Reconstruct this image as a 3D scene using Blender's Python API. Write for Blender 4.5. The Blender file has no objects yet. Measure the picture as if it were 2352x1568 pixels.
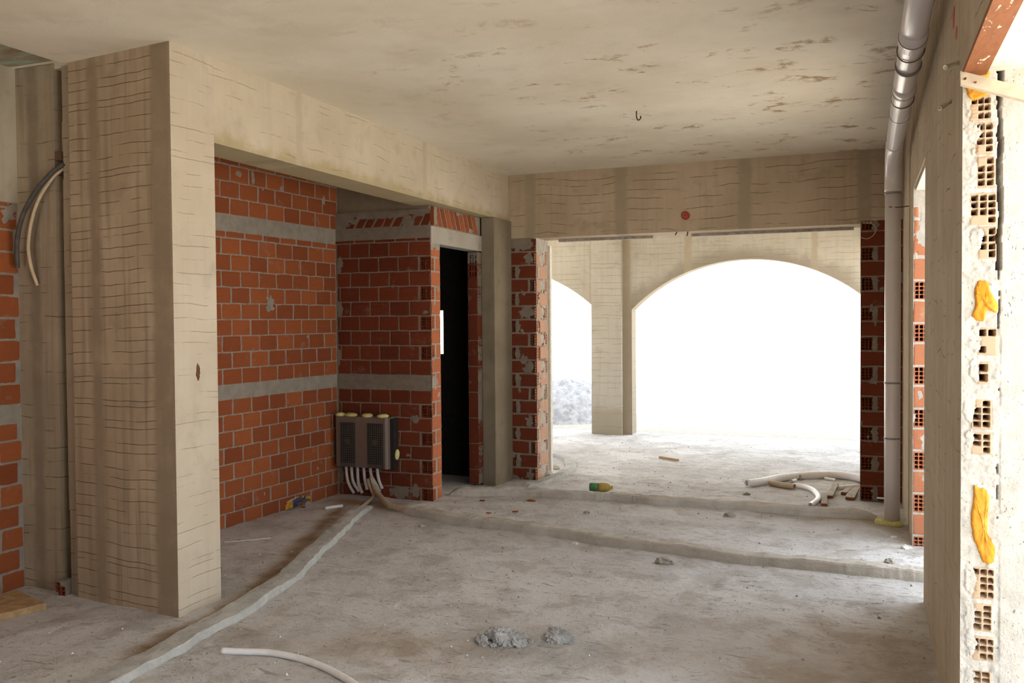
import bpy, math, random
import numpy as np
from mathutils import Vector, Matrix

random.seed(7)
SC = bpy.context.scene
COL = SC.collection
IMG_W, IMG_H = 2352, 1568
CAM = np.array([0.0, 0.0, 1.5])
FPX = 2037.7
YAW, PITCH, ROLL = 0.37845, -0.024331, -0.007409


def cam_axes():
    cy, sy = math.cos(YAW), math.sin(YAW)
    f = np.array([-sy * math.cos(PITCH), cy * math.cos(PITCH), math.sin(PITCH)])
    r = np.array([cy, sy, 0.0])
    u = np.cross(r, f)
    c, s = math.cos(ROLL), math.sin(ROLL)
    return c * r + s * u, -s * r + c * u, f


AX_R, AX_U, AX_F = cam_axes()


def survey(x, y, axis, val):
    """Where the sight line through a point of the photograph meets the plane axis = val (metres)."""
    d = (x - IMG_W / 2) / FPX * AX_R - (y - IMG_H / 2) / FPX * AX_U + AX_F
    i = 'xyz'.index(axis)
    return CAM + d * (val - CAM[i]) / d[i]


def floor_z(x, y):
    t = np.clip((np.asarray(y, float) - 6.6) / 1.4, 0, 1)
    return -0.055 * t * t * (3 - 2 * t)


def on_floor(x, y, lift=0.0):
    p = survey(x, y, 'z', 0.0)
    for _ in range(4):
        p = survey(x, y, 'z', float(floor_z(p[0], p[1])) + lift)
    return p


# ------------------------------------------------------------------ noise
def vnoise(x, y, seed=0):
    x = np.asarray(x, float); y = np.asarray(y, float)
    xi = np.floor(x).astype(np.int64); yi = np.floor(y).astype(np.int64)
    xf = x - xi; yf = y - yi
    xf = xf * xf * (3 - 2 * xf); yf = yf * yf * (3 - 2 * yf)

    def h(a, b):
        n = (a * 374761393 + b * 668265263 + seed * 982451653) & 0xFFFFFFFF
        n = ((n ^ (n >> 13)) * 1274126177) & 0xFFFFFFFF
        return ((n ^ (n >> 16)) & 0xFFFF) / 65535.0
    a = h(xi, yi); b = h(xi + 1, yi); c = h(xi, yi + 1); d = h(xi + 1, yi + 1)
    return (a + (b - a) * xf) * (1 - yf) + (c + (d - c) * xf) * yf


def fbm(x, y, seed=0, o=4):
    s = 0.0; a = 0.5; t = 0.0
    for k in range(o):
        s = s + a * vnoise(x * 2 ** k, y * 2 ** k, seed + k * 17); t += a; a *= 0.55
    return s / t


# ------------------------------------------------------------------ mesh helpers
class MB:
    def __init__(self):
        self.v = []; self.f = []; self.mi = []

    def add(self, vs, fs, m=0):
        b = len(self.v)
        self.v += [tuple(map(float, p)) for p in vs]
        self.f += [tuple(b + i for i in f) for f in fs]
        self.mi += [m] * len(fs)

    def box(self, x0, x1, y0, y1, z0, z1, m=0):
        v = [(x, y, z) for z in (z0, z1) for y in (y0, y1) for x in (x0, x1)]
        self.add(v, [(0, 2, 3, 1), (4, 5, 7, 6), (0, 1, 5, 4), (2, 6, 7, 3), (0, 4, 6, 2), (1, 3, 7, 5)], m)

    def obox(self, c, ax, ay, az, hx, hy, hz, m=0):
        c = Vector(c); ax = Vector(ax).normalized() * hx; ay = Vector(ay).normalized() * hy; az = Vector(az).normalized() * hz
        v = [c + ax * i + ay * j + az * k for k in (-1, 1) for j in (-1, 1) for i in (-1, 1)]
        self.add(v, [(0, 2, 3, 1), (4, 5, 7, 6), (0, 1, 5, 4), (2, 6, 7, 3), (0, 4, 6, 2), (1, 3, 7, 5)], m)

    def tube(self, pts, r, n=14, hollow=0.0, m=0, caps=True):
        """A round tube along pts; r is a number or one per point; hollow > 0 leaves an open bore of that radius share."""
        P = [Vector(p) for p in pts]; k = len(P)
        rr = [r] * k if not hasattr(r, '__len__') else list(r)
        T = [(P[min(i + 1, k - 1)] - P[max(i - 1, 0)]).normalized() for i in range(k)]
        up = Vector((0, 0, 1)) if abs(T[0].z) < .9 else Vector((1, 0, 0))
        nrm = (up - T[0] * up.dot(T[0])).normalized()
        rings = []
        for i in range(k):
            nrm = (nrm - T[i] * nrm.dot(T[i])).normalized(); bi = T[i].cross(nrm)
            rings.append([P[i] + (nrm * math.cos(a) + bi * math.sin(a)) * rr[i] for a in [2 * math.pi * j / n for j in range(n)]])
        vs = [q for R in rings for q in R]
        fs = [(i * n + j, i * n + (j + 1) % n, (i + 1) * n + (j + 1) % n, (i + 1) * n + j) for i in range(k - 1) for j in range(n)]
        if hollow > 0:
            for e, sgn in ((0, 1), (k - 1, -1)):
                b = len(vs)
                vs += [P[e] + (q - P[e]) * hollow for q in rings[e]]
                q2 = e + sgn; in_ = (P[q2] - P[e]) * min(.95, 6 * rr[e] / max((P[q2] - P[e]).length, 1e-6)) * .9
                vs += [P[e] + in_ + (q - P[e]) * hollow for q in rings[e]]
                fs += [(e * n + (j + 1) % n, e * n + j, b + j, b + (j + 1) % n) for j in range(n)]
                fs += [(b + (j + 1) % n, b + j, b + n + j, b + n + (j + 1) % n) for j in range(n)]
                fs += [tuple(b + n + j for j in range(n))]
        elif caps:
            fs += [tuple(range(n))[::-1], tuple((k - 1) * n + j for j in range(n))]
        self.add(vs, fs, m)

    def lump(self, c, rx, ry, rz, seed=0, amp=.3, nu=12, nv=8, m=0, freq=2.0):
        vs = []; fs = []
        for i in range(nv + 1):
            th = math.pi * i / nv
            for j in range(nu):
                ph = 2 * math.pi * j / nu
                d = (math.sin(th) * math.cos(ph), math.sin(th) * math.sin(ph), math.cos(th))
                k = 1 + amp * 2 * (float(fbm(d[0] * freq + d[2] * 1.3 + 9, d[1] * freq - d[2] * 1.7 + 5, seed, 3)) - .5)
                vs.append((c[0] + d[0] * rx * k, c[1] + d[1] * ry * k, c[2] + d[2] * rz * k))
        for i in range(nv):
            for j in range(nu):
                fs.append((i * nu + j, (i + 1) * nu + j, (i + 1) * nu + (j + 1) % nu, i * nu + (j + 1) % nu))
        self.add(vs, fs, m)

    def build(self, name, mats, parent=None, smooth=False, bevel=0.0):
        me = bpy.data.meshes.new(name)
        me.from_pydata(self.v, [], self.f); me.validate(); me.update()
        o = bpy.data.objects.new(name, me); COL.objects.link(o)
        for mt in (mats if isinstance(mats, (list, tuple)) else [mats]): me.materials.append(mt)
        if len(me.polygons) == len(self.mi): me.polygons.foreach_set('material_index', self.mi)
        me.polygons.foreach_set('use_smooth', [smooth] * len(me.polygons))
        if bevel:
            b = o.modifiers.new('edge', 'BEVEL'); b.width = bevel; b.segments = 2; b.limit_method = 'ANGLE'
        if parent: o.parent = parent; o.matrix_parent_inverse = parent.matrix_world.inverted()
        return o


def grid_object(name, P, attrs, mat, back=None, parent=None, smooth=True, close=True):
    """P: (nv, nu, 3) points; attrs: name -> (nv, nu) floats; back: vector the rim is drawn back by, closing the body."""
    nv, nu = P.shape[:2]
    verts = P.reshape(-1, 3)
    idx = np.arange(nv * nu).reshape(nv, nu)
    F = np.stack([idx[:-1, :-1], idx[:-1, 1:], idx[1:, 1:], idx[1:, :-1]], -1).reshape(-1, 4)
    nfront = len(F)
    at = {k: a.reshape(-1) for k, a in attrs.items()}
    if back is not None:
        rim = np.concatenate([idx[0, :], idx[1:, -1], idx[-1, -2::-1], idx[-2:0:-1, 0]])
        n = len(rim); b0 = len(verts)
        verts = np.concatenate([verts, verts[rim], verts[rim] + np.array(back)])
        a = b0 + np.arange(n); b = a + n
        F2 = np.stack([np.roll(a, -1), a, b, np.roll(b, -1)], -1)
        at = {k: np.concatenate([v, v[rim], v[rim]]) for k, v in at.items()}
        c0 = len(verts)
        crn = [0, nu - 1, nu - 1 + nv - 1, 2 * (nu - 1) + nv - 1]
        F3 = np.array([[b[crn[3]], b[crn[2]], b[crn[1]], b[crn[0]]]])
        F = np.concatenate([F, F2, F3] if close else [F, F2])
    me = bpy.data.meshes.new(name)
    me.vertices.add(len(verts)); me.vertices.foreach_set('co', verts.astype(np.float32).reshape(-1))
    me.loops.add(F.size); me.loops.foreach_set('vertex_index', F.astype(np.int32).reshape(-1))
    me.polygons.add(len(F)); me.polygons.foreach_set('loop_start', np.arange(0, F.size, 4, dtype=np.int32))
    me.update(calc_edges=True)
    sm = np.zeros(len(F), bool); sm[:nfront] = smooth
    me.polygons.foreach_set('use_smooth', sm)
    for k, v in at.items():
        a = me.attributes.new(k, 'FLOAT', 'POINT'); a.data.foreach_set('value', v.astype(np.float32))
    me.materials.append(mat)
    o = bpy.data.objects.new(name, me); COL.objects.link(o)
    if parent: o.parent = parent
    return o


def tag(o, label=None, cat=None, group=None, kind=None):
    if label: o['label'] = label
    if cat: o['category'] = cat
    if group: o['group'] = group
    if kind: o['kind'] = kind
    return o


def empty(name, loc, label=None, cat=None, group=None):
    o = bpy.data.objects.new(name, None); COL.objects.link(o)
    o.location = tuple(float(c) for c in loc); o.empty_display_size = .1
    bpy.context.view_layer.update()
    return tag(o, label, cat, group)


def spline(pts, n=8):
    """Catmull-Rom through pts."""
    P = [np.array(p, float) for p in pts]
    P = [2 * P[0] - P[1]] + P + [2 * P[-1] - P[-2]]
    out = []
    for i in range(1, len(P) - 2):
        for k in range(n):
            t = k / n
            out.append(.5 * (2 * P[i] + (P[i + 1] - P[i - 1]) * t + (2 * P[i - 1] - 5 * P[i] + 4 * P[i + 1] - P[i + 2]) * t * t + (3 * P[i] - P[i - 1] - 3 * P[i + 1] + P[i + 2]) * t ** 3))
    out.append(P[-2])
    return out


# ------------------------------------------------------------------ materials
class NT:
    def __init__(self, name):
        self.m = bpy.data.materials.new(name); self.m.use_nodes = True
        self.t = self.m.node_tree; self.t.nodes.clear()
        self.out = self.t.nodes.new('ShaderNodeOutputMaterial')
        self.b = self.t.nodes.new('ShaderNodeBsdfPrincipled')
        self.t.links.new(self.b.outputs[0], self.out.inputs[0])

    def n(self, typ, **kw):
        n = self.t.nodes.new(typ)
        for k, v in kw.items(): setattr(n, k, v)
        return n

    def put(self, sock, v):
        if isinstance(v, bpy.types.NodeSocket): self.t.links.new(v, sock)
        elif v is not None: sock.default_value = v

    def math(self, op, a, b=None, c=None, clamp=False):
        n = self.n('ShaderNodeMath', operation=op, use_clamp=clamp)
        for i, v in enumerate((a, b, c)): self.put(n.inputs[i], v)
        return n.outputs[0]

    def pos(self): return self.n('ShaderNodeNewGeometry').outputs['Position']

    def xyz(self, v):
        n = self.n('ShaderNodeSeparateXYZ'); self.put(n.inputs[0], v); return n.outputs

    def vec(self, x, y, z):
        n = self.n('ShaderNodeCombineXYZ')
        for i, v in enumerate((x, y, z)): self.put(n.inputs[i], v)
        return n.outputs[0]

    def vmul(self, v, s):
        n = self.n('ShaderNodeVectorMath', operation='MULTIPLY'); self.put(n.inputs[0], v); n.inputs[1].default_value = s
        return n.outputs[0]

    def noise(self, v, scale, detail=4, rough=.55, dist=0.0):
        n = self.n('ShaderNodeTexNoise'); self.put(n.inputs['Vector'], v)
        n.inputs['Scale'].default_value = scale; n.inputs['Detail'].default_value = detail
        n.inputs['Roughness'].default_value = rough; n.inputs['Distortion'].default_value = dist
        return n.outputs[0]

    def ramp(self, v, a, b, lo=0.0, hi=1.0, smooth=True):
        n = self.n('ShaderNodeMapRange', interpolation_type='SMOOTHSTEP' if smooth else 'LINEAR')
        self.put(n.inputs[0], v)
        for i, k in zip((1, 2, 3, 4), (a, b, lo, hi)): n.inputs[i].default_value = k
        return n.outputs[0]

    def mix(self, f, a, b, mode='MIX'):
        n = self.n('ShaderNodeMix', data_type='RGBA', blend_type=mode)
        self.put(n.inputs[0], f); self.put(n.inputs[6], c4(a)); self.put(n.inputs[7], c4(b))
        return n.outputs[2]

    def attr(self, name):
        return self.n('ShaderNodeAttribute', attribute_name=name).outputs['Fac']

    def bump(self, h, strength=.5, dist=.01, prev=None):
        n = self.n('ShaderNodeBump'); self.put(n.inputs['Height'], h)
        n.inputs['Strength'].default_value = strength; n.inputs['Distance'].default_value = dist
        if prev is not None: self.t.links.new(prev, n.inputs['Normal'])
        return n.outputs[0]

    def done(self, color, rough=.9, normal=None, spec=.2, metal=0.0):
        self.put(self.b.inputs['Base Color'], c4(color)); self.put(self.b.inputs['Roughness'], rough)
        self.b.inputs['Specular IOR Level'].default_value = spec; self.b.inputs['Metallic'].default_value = metal
        if normal is not None: self.t.links.new(normal, self.b.inputs['Normal'])
        return self.m


def c4(v):
    if isinstance(v, (tuple, list)) and len(v) == 3: return (*v, 1.0)
    return v


def srgb(r, g, b):
    return tuple((c / 255 / 12.92 if c <= 10 else ((c / 255 + .055) / 1.055) ** 2.4) for c in (r, g, b))


def plain(name, col, rough=.6, spec=.3, var=.15, scale=30, metal=0.0, bump=0.0):
    t = NT(name); p = t.pos()
    n = t.noise(p, scale, 4)
    c = t.mix(t.ramp(n, .3, .7), tuple(k * (1 - var) for k in col), tuple(min(1, k * (1 + var)) for k in col))
    nb = t.bump(n, bump, .004) if bump else None
    return t.done(c, rough, nb, spec, metal)


def concrete(name, col, dark, axis='X', step=.066, hatch=1.0, bands=(), band_col=None, grain=0.3, wav=.02, cut=.42, low=None, ring=None):
    """Fair-faced board concrete scored with thin broken horizontal key lines; bands are (u0, u1) plaster strips without scores."""
    t = NT(name); p = t.pos(); x, y, z = t.xyz(p)
    u = x if axis == 'X' else y
    big = t.noise(p, 1.6, 5, .6); mid = t.noise(p, 7.0, 5, .6); fine = t.noise(p, 90.0, 3, .6)
    c = t.mix(t.ramp(big, .3, .72), dark, col)
    c = t.mix(t.math('MULTIPLY', t.ramp(mid, .52, .75), .45), c, tuple(k * .72 for k in dark))
    vs = t.noise(t.vmul(p, (26, 26, 1.2)), 1.0, 3, .5)
    c = t.mix(t.math('MULTIPLY', t.ramp(vs, .45, .75), grain), c, tuple(k * .7 for k in dark))
    h = t.math('ADD', t.math('MULTIPLY', fine, .25), t.math('MULTIPLY', mid, .8))
    h = t.math('ADD', h, t.math('MULTIPLY', vs, grain))
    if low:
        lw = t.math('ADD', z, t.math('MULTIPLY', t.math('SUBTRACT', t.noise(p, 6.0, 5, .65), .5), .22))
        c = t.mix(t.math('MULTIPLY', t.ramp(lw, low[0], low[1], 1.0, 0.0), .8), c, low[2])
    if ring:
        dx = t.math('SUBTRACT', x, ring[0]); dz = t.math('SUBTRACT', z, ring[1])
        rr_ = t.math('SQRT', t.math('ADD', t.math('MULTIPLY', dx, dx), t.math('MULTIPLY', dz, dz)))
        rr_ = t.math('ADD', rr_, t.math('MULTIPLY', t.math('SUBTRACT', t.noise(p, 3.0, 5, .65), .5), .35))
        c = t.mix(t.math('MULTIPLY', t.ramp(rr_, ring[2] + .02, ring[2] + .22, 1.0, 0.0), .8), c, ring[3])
    bm = None
    wob = t.math('MULTIPLY', t.math('SUBTRACT', t.noise(p, 9.0, 3), .5), .05)
    for a, b in bands:
        ub = t.math('ADD', u, wob)
        m = t.math('MULTIPLY', t.ramp(ub, a - .022, a + .022), t.ramp(ub, b - .022, b + .022, 1.0, 0.0))
        bm = m if bm is None else t.math('MAXIMUM', bm, m)
    if hatch > 0:
        w = t.math('MULTIPLY', t.math('SUBTRACT', t.noise(t.vec(t.math('MULTIPLY', u, 1.7), t.math('MULTIPLY', z, .8), .3), 1.0, 3), .5), wav * 4)
        v = t.math('DIVIDE', t.math('ADD', z, w), step)
        row = t.math('FLOOR', v); fr = t.math('SUBTRACT', v, row)
        wn = t.n('ShaderNodeTexWhiteNoise', noise_dimensions='1D'); t.put(wn.inputs['W'], row)
        ctr = t.math('MULTIPLY_ADD', wn.outputs[0], .62, .19)
        d = t.math('ABSOLUTE', t.math('SUBTRACT', fr, ctr))
        line = t.ramp(d, .006, .045, 1.0, 0.0)
        brk = t.noise(t.vec(t.math('MULTIPLY', u, 5.5), t.math('MULTIPLY', row, 7.31), 1.7), 1.0, 4, .6)
        line = t.math('MULTIPLY', line, t.ramp(brk, cut, cut + .14))
        if bm is not None: line = t.math('MULTIPLY', line, t.math('SUBTRACT', 1.0, bm))
        c = t.mix(t.math('MULTIPLY', line, .85 * hatch), c, tuple(k * .28 for k in dark))
        h = t.math('SUBTRACT', h, t.math('MULTIPLY', line, 2.0 * hatch))
    if bm is not None:
        bc = band_col or tuple(k * .74 for k in dark)
        c = t.mix(t.math('MULTIPLY', bm, t.ramp(mid, .2, .6, .45, .95)), c, bc)
    nb = t.bump(h, .55, .006)
    return t.done(c, .95, nb, .1)


def brick_material(name, c1, c2, mortar_col, pores=0.0):
    t = NT(name); p = t.pos()
    sd = t.attr('sd'); tint = t.attr('tint'); rib = t.attr('rib')
    fine = t.noise(p, 120, 3); mid = t.noise(p, 14, 4, .6); big = t.noise(p, 3.0, 3)
    e = t.math('ADD', sd, t.math('MULTIPLY', t.math('SUBTRACT', t.noise(p, 45, 3), .5), .007))
    m = t.ramp(e, -.0006, .0006, smooth=False)
    bc = t.mix(tint, c1, c2)
    bc = t.mix(t.math('MULTIPLY', t.ramp(mid, .5, .8), .35), bc, tuple(k * .6 for k in c1))
    dust = t.math('MULTIPLY', t.ramp(t.noise(p, 8, 5, .65), .58, .74), .35)
    bc = t.mix(dust, bc, mortar_col)
    mc = t.mix(t.ramp(mid, .3, .7), tuple(k * .86 for k in mortar_col), tuple(min(1, k * 1.08) for k in mortar_col))
    if pores:
        pn = t.noise(t.vmul(p, (150, 150, 75)), 1.0, 3, .7); pz = t.noise(p, 7.0, 3)
        pr = t.math('MULTIPLY', t.ramp(pn, .62, .68), t.ramp(pz, .38, .58))
        mc = t.mix(t.math('MULTIPLY', pr, pores), mc, (.10, .085, .07))
    c = t.mix(m, mc, bc)
    h = t.math('ADD', t.math('MULTIPLY', t.math('MULTIPLY', t.math('SINE', t.math('MULTIPLY', rib, 520.0)), m), .22), t.math('MULTIPLY', fine, t.math('SUBTRACT', 1.2, m)))
    h = t.math('ADD', h, t.math('MULTIPLY', mid, t.math('SUBTRACT', 1.3, m)))
    return t.done(c, .9, t.bump(h, .5, .004), .15)


MORTAR = (.29, .26, .225)
M = {}
TAN = (.50, .40, .285); TAN_D = (.37, .285, .19)
M['brick_orange'] = brick_material('brick_orange', (.335, .10, .034), (.22, .060, .024), MORTAR)
M['brick_shaded'] = brick_material('brick_shaded', (.18, .043, .019), (.125, .030, .015), (.225, .19, .155))  # darker copy of the brick and mortar; niche shade put into the colour
M['brick_far'] = brick_material('brick_far', (.40, .16, .085), (.35, .13, .068), (.42, .40, .37))
M['brick_lit'] = brick_material('brick_lit', (.56, .33, .23), (.50, .26, .16), (.46, .43, .38))  # paler copy of the pillar brick; side light put into the colour
M['brick_door'] = brick_material('brick_door', (.46, .15, .065), (.38, .11, .05), (.36, .32, .28))
M['brick_jamb'] = brick_material('brick_jamb', (.52, .38, .26), (.48, .33, .22), (.54, .505, .45), .85)
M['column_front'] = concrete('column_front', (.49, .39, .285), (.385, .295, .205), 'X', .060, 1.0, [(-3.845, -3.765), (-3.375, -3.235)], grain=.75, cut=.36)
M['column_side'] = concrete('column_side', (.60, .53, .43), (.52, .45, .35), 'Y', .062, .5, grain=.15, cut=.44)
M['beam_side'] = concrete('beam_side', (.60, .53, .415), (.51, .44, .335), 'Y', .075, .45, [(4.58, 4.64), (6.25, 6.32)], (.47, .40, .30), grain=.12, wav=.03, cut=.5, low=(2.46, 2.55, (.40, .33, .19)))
M['strip'] = concrete('strip', (.44, .36, .27), (.33, .265, .19), 'X', .085, .8, [(-4.37, -4.29)], grain=.6, cut=.46)
M['end_beam'] = concrete('end_beam', (.50, .405, .30), (.41, .325, .23), 'X', .085, .8, [(-3.05, -2.95), (-2.16, -2.05), (-1.04, -.93), (-.05, .05)], (.34, .28, .20), grain=.2, wav=.03, cut=.42)
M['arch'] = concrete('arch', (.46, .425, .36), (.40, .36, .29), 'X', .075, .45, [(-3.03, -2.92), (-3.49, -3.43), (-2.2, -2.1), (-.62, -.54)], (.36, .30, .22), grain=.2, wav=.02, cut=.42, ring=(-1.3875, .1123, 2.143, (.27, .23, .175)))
M['arch_column'] = concrete('arch_column', (.46, .425, .36), (.40, .36, .295), 'X', .085, .5, grain=.25, cut=.40, low=(.22, .36, (.33, .28, .21)))
M['right_wall'] = concrete('right_wall', (.47, .39, .29), (.38, .305, .215), 'Y', .085, .7, grain=.45, wav=.05, cut=.5)
M['rough'] = concrete('rough', (.27, .225, .165), (.20, .165, .115), 'X', .1, 0.0, grain=.2)
M['band'] = concrete('band', (.44, .41, .36), (.36, .33, .285), 'X', .1, 0.0, grain=.05)
M['pale_render'] = concrete('pale_render', (.72, .68, .60), (.60, .55, .47), 'X', .1, 0.0, grain=.05)
M['room_shade'] = plain('room_shade', (.022, .02, .019), .95, .05)  # near-black colour carries the shade of the unlit room


def ceiling_material():
    t = NT('ceiling_concrete'); p = t.pos()
    big = t.noise(p, .9, 4, .6); mid = t.noise(p, 3.2, 5, .6)
    c = t.mix(t.ramp(big, .35, .7), (.68, .61, .49), (.78, .725, .615))
    st = t.noise(t.vmul(p, (2.2, 3.4, 1)), 1.3, 6, .68, .6)
    fine = t.noise(p, 16, 4, .6)
    stain = t.math('MULTIPLY', t.ramp(st, .555, .64), t.ramp(fine, .38, .6))
    x, y, z = t.xyz(p)
    zone = t.math('MULTIPLY', t.ramp(y, 3.2, 5.2), t.ramp(x, -3.0, -1.6))
    c = t.mix(t.math('MULTIPLY', stain, t.math('MULTIPLY_ADD', zone, .75, .12)), c, (.33, .215, .115))
    c = t.mix(t.math('MULTIPLY', t.ramp(mid, .5, .75), .25), c, (.47, .42, .33))
    return t.done(c, .95, t.bump(t.math('ADD', t.noise(p, 60, 3), t.math('MULTIPLY', mid, 2.0)), .3, .004), .1)


def floor_material():
    t = NT('dusty_floor'); p = t.pos()
    big = t.noise(p, .8, 5, .62); mid = t.noise(p, 3.5, 6, .65, .3); fine = t.noise(p, 30, 5, .7); grit = t.noise(p, 140, 2, .6)
    c = t.mix(t.ramp(big, .32, .68), (.525, .515, .515), (.645, .64, .65))
    c = t.mix(t.math('MULTIPLY', t.ramp(mid, .50, .62), .42), c, (.32, .28, .24))
    c = t.mix(t.math('MULTIPLY', t.ramp(t.noise(p, 1.9, 5, .7, .4), .53, .62), .35), c, (.31, .29, .265))
    c = t.mix(t.math('MULTIPLY', t.ramp(fine, .56, .68), .6), c, (.25, .22, .19))
    st = t.noise(t.vmul(p, (9, 26, 9)), 1.0, 6, .72, .8); st2 = t.noise(p, 1.3, 3)
    c = t.mix(t.math('MULTIPLY', t.ramp(st, .60, .68), t.ramp(st2, .42, .62, .15, .75)), c, (.20, .175, .15))
    c = t.mix(t.math('MULTIPLY', t.ramp(grit, .66, .74), .5), c, (.66, .62, .57))
    c = t.mix(t.math('MULTIPLY', t.ramp(grit, .34, .27), .5), c, (.2, .17, .14))
    c = t.mix(t.math('MULTIPLY', t.attr('dirt'), t.ramp(mid, .3, .62, .25, .8)), c, (.36, .29, .22))
    c = t.mix(t.math('MULTIPLY', t.attr('sand'), t.ramp(mid, .25, .6, .5, .95)), c, (.26, .165, .085))
    c = t.mix(t.math('MULTIPLY', t.attr('grey'), t.ramp(fine, .3, .6, .5, 1.0)), c, (.36, .355, .35))
    h = t.math('ADD', t.math('MULTIPLY', mid, 2.2), t.math('ADD', t.math('MULTIPLY', fine, .7), t.math('MULTIPLY', grit, .25)))
    h = t.math('SUBTRACT', h, t.math('MULTIPLY', t.ramp(st, .58, .68), .6))
    return t.done(c, .95, t.bump(h, .7, .014), .1)


M['ceiling'] = ceiling_material()
M['floor'] = floor_material()


def mortar_material(name, a, b):
    t = NT(name); p = t.pos(); mid = t.noise(p, 10, 5, .65); fine = t.noise(p, 60, 4, .6)
    c = t.mix(t.ramp(mid, .3, .7), a, b)
    c = t.mix(t.math('MULTIPLY', t.ramp(fine, .58, .72), .4), c, tuple(k * .55 for k in a))
    return t.done(c, .95, t.bump(t.math('ADD', fine, mid), .6, .006), .1)


M['mortar_grey'] = mortar_material('mortar_grey', (.40, .40, .385), (.50, .50, .485))
M['mortar_brown'] = mortar_material('mortar_brown', (.42, .39, .345), (.50, .47, .43))
M['gravel'] = mortar_material('gravel', (.22, .22, .23), (.40, .40, .42))
M['foam'] = mortar_material('foam', (.62, .25, .022), (.80, .40, .07))
M['foam_yellow'] = mortar_material('foam_yellow', (.55, .50, .16), (.72, .68, .34))
M['clump'] = mortar_material('clump', (.30, .29, .28), (.44, .44, .44))
M['pvc'] = plain('pvc', (.64, .60, .60), .30, .5, .03, 6)
M['pvc_ring'] = plain('pvc_ring', (.24, .215, .21), .4, .4, .05)
M['hose_white'] = plain('hose_white', (.82, .81, .82), .45, .4, .05)
M['hose_grey'] = plain('hose_grey', (.50, .49, .48), .5, .35, .06)
M['hose_tan'] = plain('hose_tan', (.44, .35, .255), .6, .25, .1)
M['conduit_black'] = plain('conduit_black', (.075, .068, .06), .6, .3, .2)
M['conduit_beige'] = plain('conduit_beige', (.52, .41, .285), .6, .25, .1)
M['cabinet'] = plain('cabinet', (.175, .125, .105), .55, .35, .05)
M['cabinet_edge'] = plain('cabinet_edge', (.30, .28, .265), .4, .4, .05)
M['cabinet_black'] = plain('cabinet_black', (.022, .022, .02), .6, .3, .1)
M['wood'] = plain('wood', (.45, .30, .16), .8, .15, .2, 20)
M['wood_old'] = plain('wood_old', (.40, .355, .31), .85, .1, .2, 24)
M['wood_end'] = plain('wood_end', (.26, .10, .04), .85, .1, .2)
M['wood_pale'] = plain('wood_pale', (.62, .53, .40), .8, .15, .12, 18)
M['wood_white'] = plain('wood_white', (.76, .71, .62), .7, .2, .08, 18)
M['rust'] = plain('rust', (.13, .06, .03), .8, .2, .3)
M['wire'] = plain('wire', (.16, .12, .09), .6, .3, .2)
M['red_cap'] = plain('red_cap', (.36, .06, .035), .5, .3, .15)
M['red_paint'] = plain('red_paint', (.38, .04, .025), .6, .3, .1)
M['bottle_green'] = plain('bottle_green', (.07, .22, .09), .45, .5, .2)
M['bottle_yellow'] = plain('bottle_yellow', (.42, .31, .07), .45, .5, .2)
M['sack_white'] = plain('sack_white', (.62, .60, .58), .8, .2, .08)
M['sack_blue'] = plain('sack_blue', (.07, .125, .25), .7, .2, .2)
M['sack_yellow'] = plain('sack_yellow', (.58, .33, .045), .7, .2, .2)
M['chip'] = plain('chip', (.30, .09, .045), .9, .1, .25)
M['stone'] = plain('stone', (.36, .33, .30), .95, .1, .25)
M['stone_pale'] = plain('stone_pale', (.66, .63, .60), .95, .1, .12)
M['green_film'] = None


def board_red():
    t = NT('red_board'); p = t.pos()
    n = t.noise(t.vmul(p, (60, 14, 14)), 1.0, 4, .7); s = t.noise(t.vmul(p, (30, 9, 9)), 1.4, 5, .7, .8)
    c = t.mix(t.ramp(n, .3, .7), (.21, .078, .03), (.27, .10, .042))
    c = t.mix(t.ramp(s, .615, .65), c, (.80, .66, .50))
    return t.done(c, .8, t.bump(n, .3, .003), .2)


M['red_board'] = board_red()


def film():
    t = NT('green_stained_slab'); p = t.pos()
    n = t.noise(t.vmul(p, (3, 9, 3)), 1.0, 4, .6, .5)
    c = t.mix(t.ramp(n, .35, .5), (.30, .20, .12), (.34, .30, .22))
    c = t.mix(t.ramp(n, .5, .62), c, (.36, .46, .38))
    return t.done(c, .9, None, .15)


M['green_film'] = film()

# ------------------------------------------------------------------ brickwork relief
CEIL = 2.905


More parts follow.
